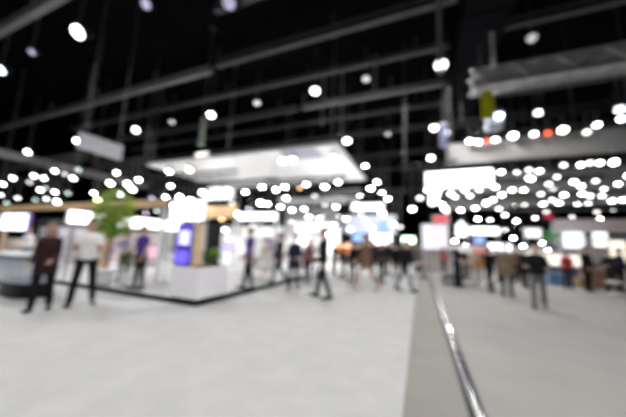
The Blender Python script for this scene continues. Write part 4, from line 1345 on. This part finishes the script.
person(foot(526, 288), 1.64, 30, 'person in black behind the walker in grey trousers', BK, BK, HAIRB, SKIN2, STAND, ((10, 8, 50), (8, 8, 40)))
person(foot(569, 290), 1.62, -20, 'person in red top beside the brown boxes', RED, BK2, HAIRB, SKIN, STAND, ((18, 8, 60), (15, 8, 60)), hairstyle='long', woman=True)
person((at_y(589, 290, 14.4).x, 14.4, 0.002), 1.80, 25, 'person in black jacket in front of the brown boxes', BK, BK, HAIRB, SKIN2, STAND, ((8, 8, 30), (8, 8, 30)), coat=True)
person(foot(613, 291.5), 1.72, -60, 'person in charcoal jacket behind the round white stool', BK2, BK, HAIRB, SKIN, STAND, ((25, 10, 60), (25, 10, 60)), coat=True, lean=6)
person((at_y(623, 288, 15.4).x, 15.4, 0.002), 1.80, 40, 'person in navy top cut by the right edge of the picture', NAVY, BK, HAIRB, SKIN2, STAND, ((10, 8, 30), (8, 8, 30)))
q = at_y(19, 270, 4.9)
person((q.x, 5.0, GZ + 0.002), 1.58, 15, 'person in white top behind the pale counter', WHT, GREY, HAIRN, SKIN, STAND, ((20, 8, 60), (15, 8, 60)), hairstyle='bob', woman=True)

# people further down the hall are dressed like the nearer ones
PEOPLE = [o for o in C.objects if o.name.startswith('person') and o.type == 'EMPTY']


def copy_person(src, loc, rz, k, label):
    r = src.copy()
    C.objects.link(r)
    r.location, r.rotation_euler, r.scale = loc, (0, 0, radians(rz)), (k, k, k)
    r['label'] = label
    for ch in list(src.children):
        c = ch.copy()
        C.objects.link(c)
        c.parent = r


for (x, y, i, rz, k, lab) in ((334, 276, 12, 40, 1.0, 'distant person in charcoal below the orange sign'), (343, 279, 21, -60, 1.0, 'distant person in black just right of the orange sign'),
                              (360, 277, 18, 30, 1.02, 'distant person in black seen over the brown coat'), (373, 277, 16, 80, 1.0, 'distant person in dark purple right of the brown coat'),
                              (388, 276, 8, 60, 0.93, 'distant walker all in black before the dark booth wall'), (411, 274, 6, 20, 1.0, 'distant person in dark suit by the grey beige board'),
                              (444, 278, 22, 60, 1.0, 'distant person in red top behind the grey bench'), (467, 280, 10, 20, 1.0, 'distant person in black between dark purple and beige'),
                              (484, 281, 19, -40, 1.0, 'distant person in tan jacket left of the other tan jacket'), (500, 282, 12, 200, 1.0, 'distant person in charcoal peeping past the tan jacket'),
                              (517, 282, 9, 10, 1.0, 'distant person in dusty rose between the tan jacket and the walker'), (518, 280, 23, -10, 0.97, 'distant person in black jacket just right of the nearer tan jacket'),
                              (537, 279, 7, 60, 1.0, 'distant person in navy jacket behind the walker in grey trousers'), (312, 279, 1, 30, 0.95, 'distant person in white shirt right of the tall walker')):
    copy_person(PEOPLE[i], foot(x, y), rz, k, lab)

# orange bag worn by the person in beige
q = Vector(foot(475, 287))
bg = thing('shoulder_bag', 'orange shoulder bag in front of the person in beige', 'bag', (q.x + 0.12, q.y - 0.4365, 0.84))
MB().box((0, 0, 0.13), (0.30, 0.09, 0.26), bev=0.025).build('pouch', mat('bag orange', (0.70, 0.26, 0.07), 0.6), bg)
MB().box((0, -0.05, 0.19), (0.28, 0.012, 0.12), bev=0.004).build('flap', mat('bag flap', (0.55, 0.19, 0.05), 0.6), bg)
b = MB()
for i in range(8):
    a0, a1 = pi * i / 8, pi * (i + 1) / 8
    b.cone((0.13 * cos(a0), 0, 0.26 + 0.28 * sin(a0)), 0.008, (0.13 * cos(a1), 0, 0.26 + 0.28 * sin(a1)), 0.008, 6)
b.build('strap', mat('bag strap', (0.3, 0.1, 0.03), 0.6), bg)
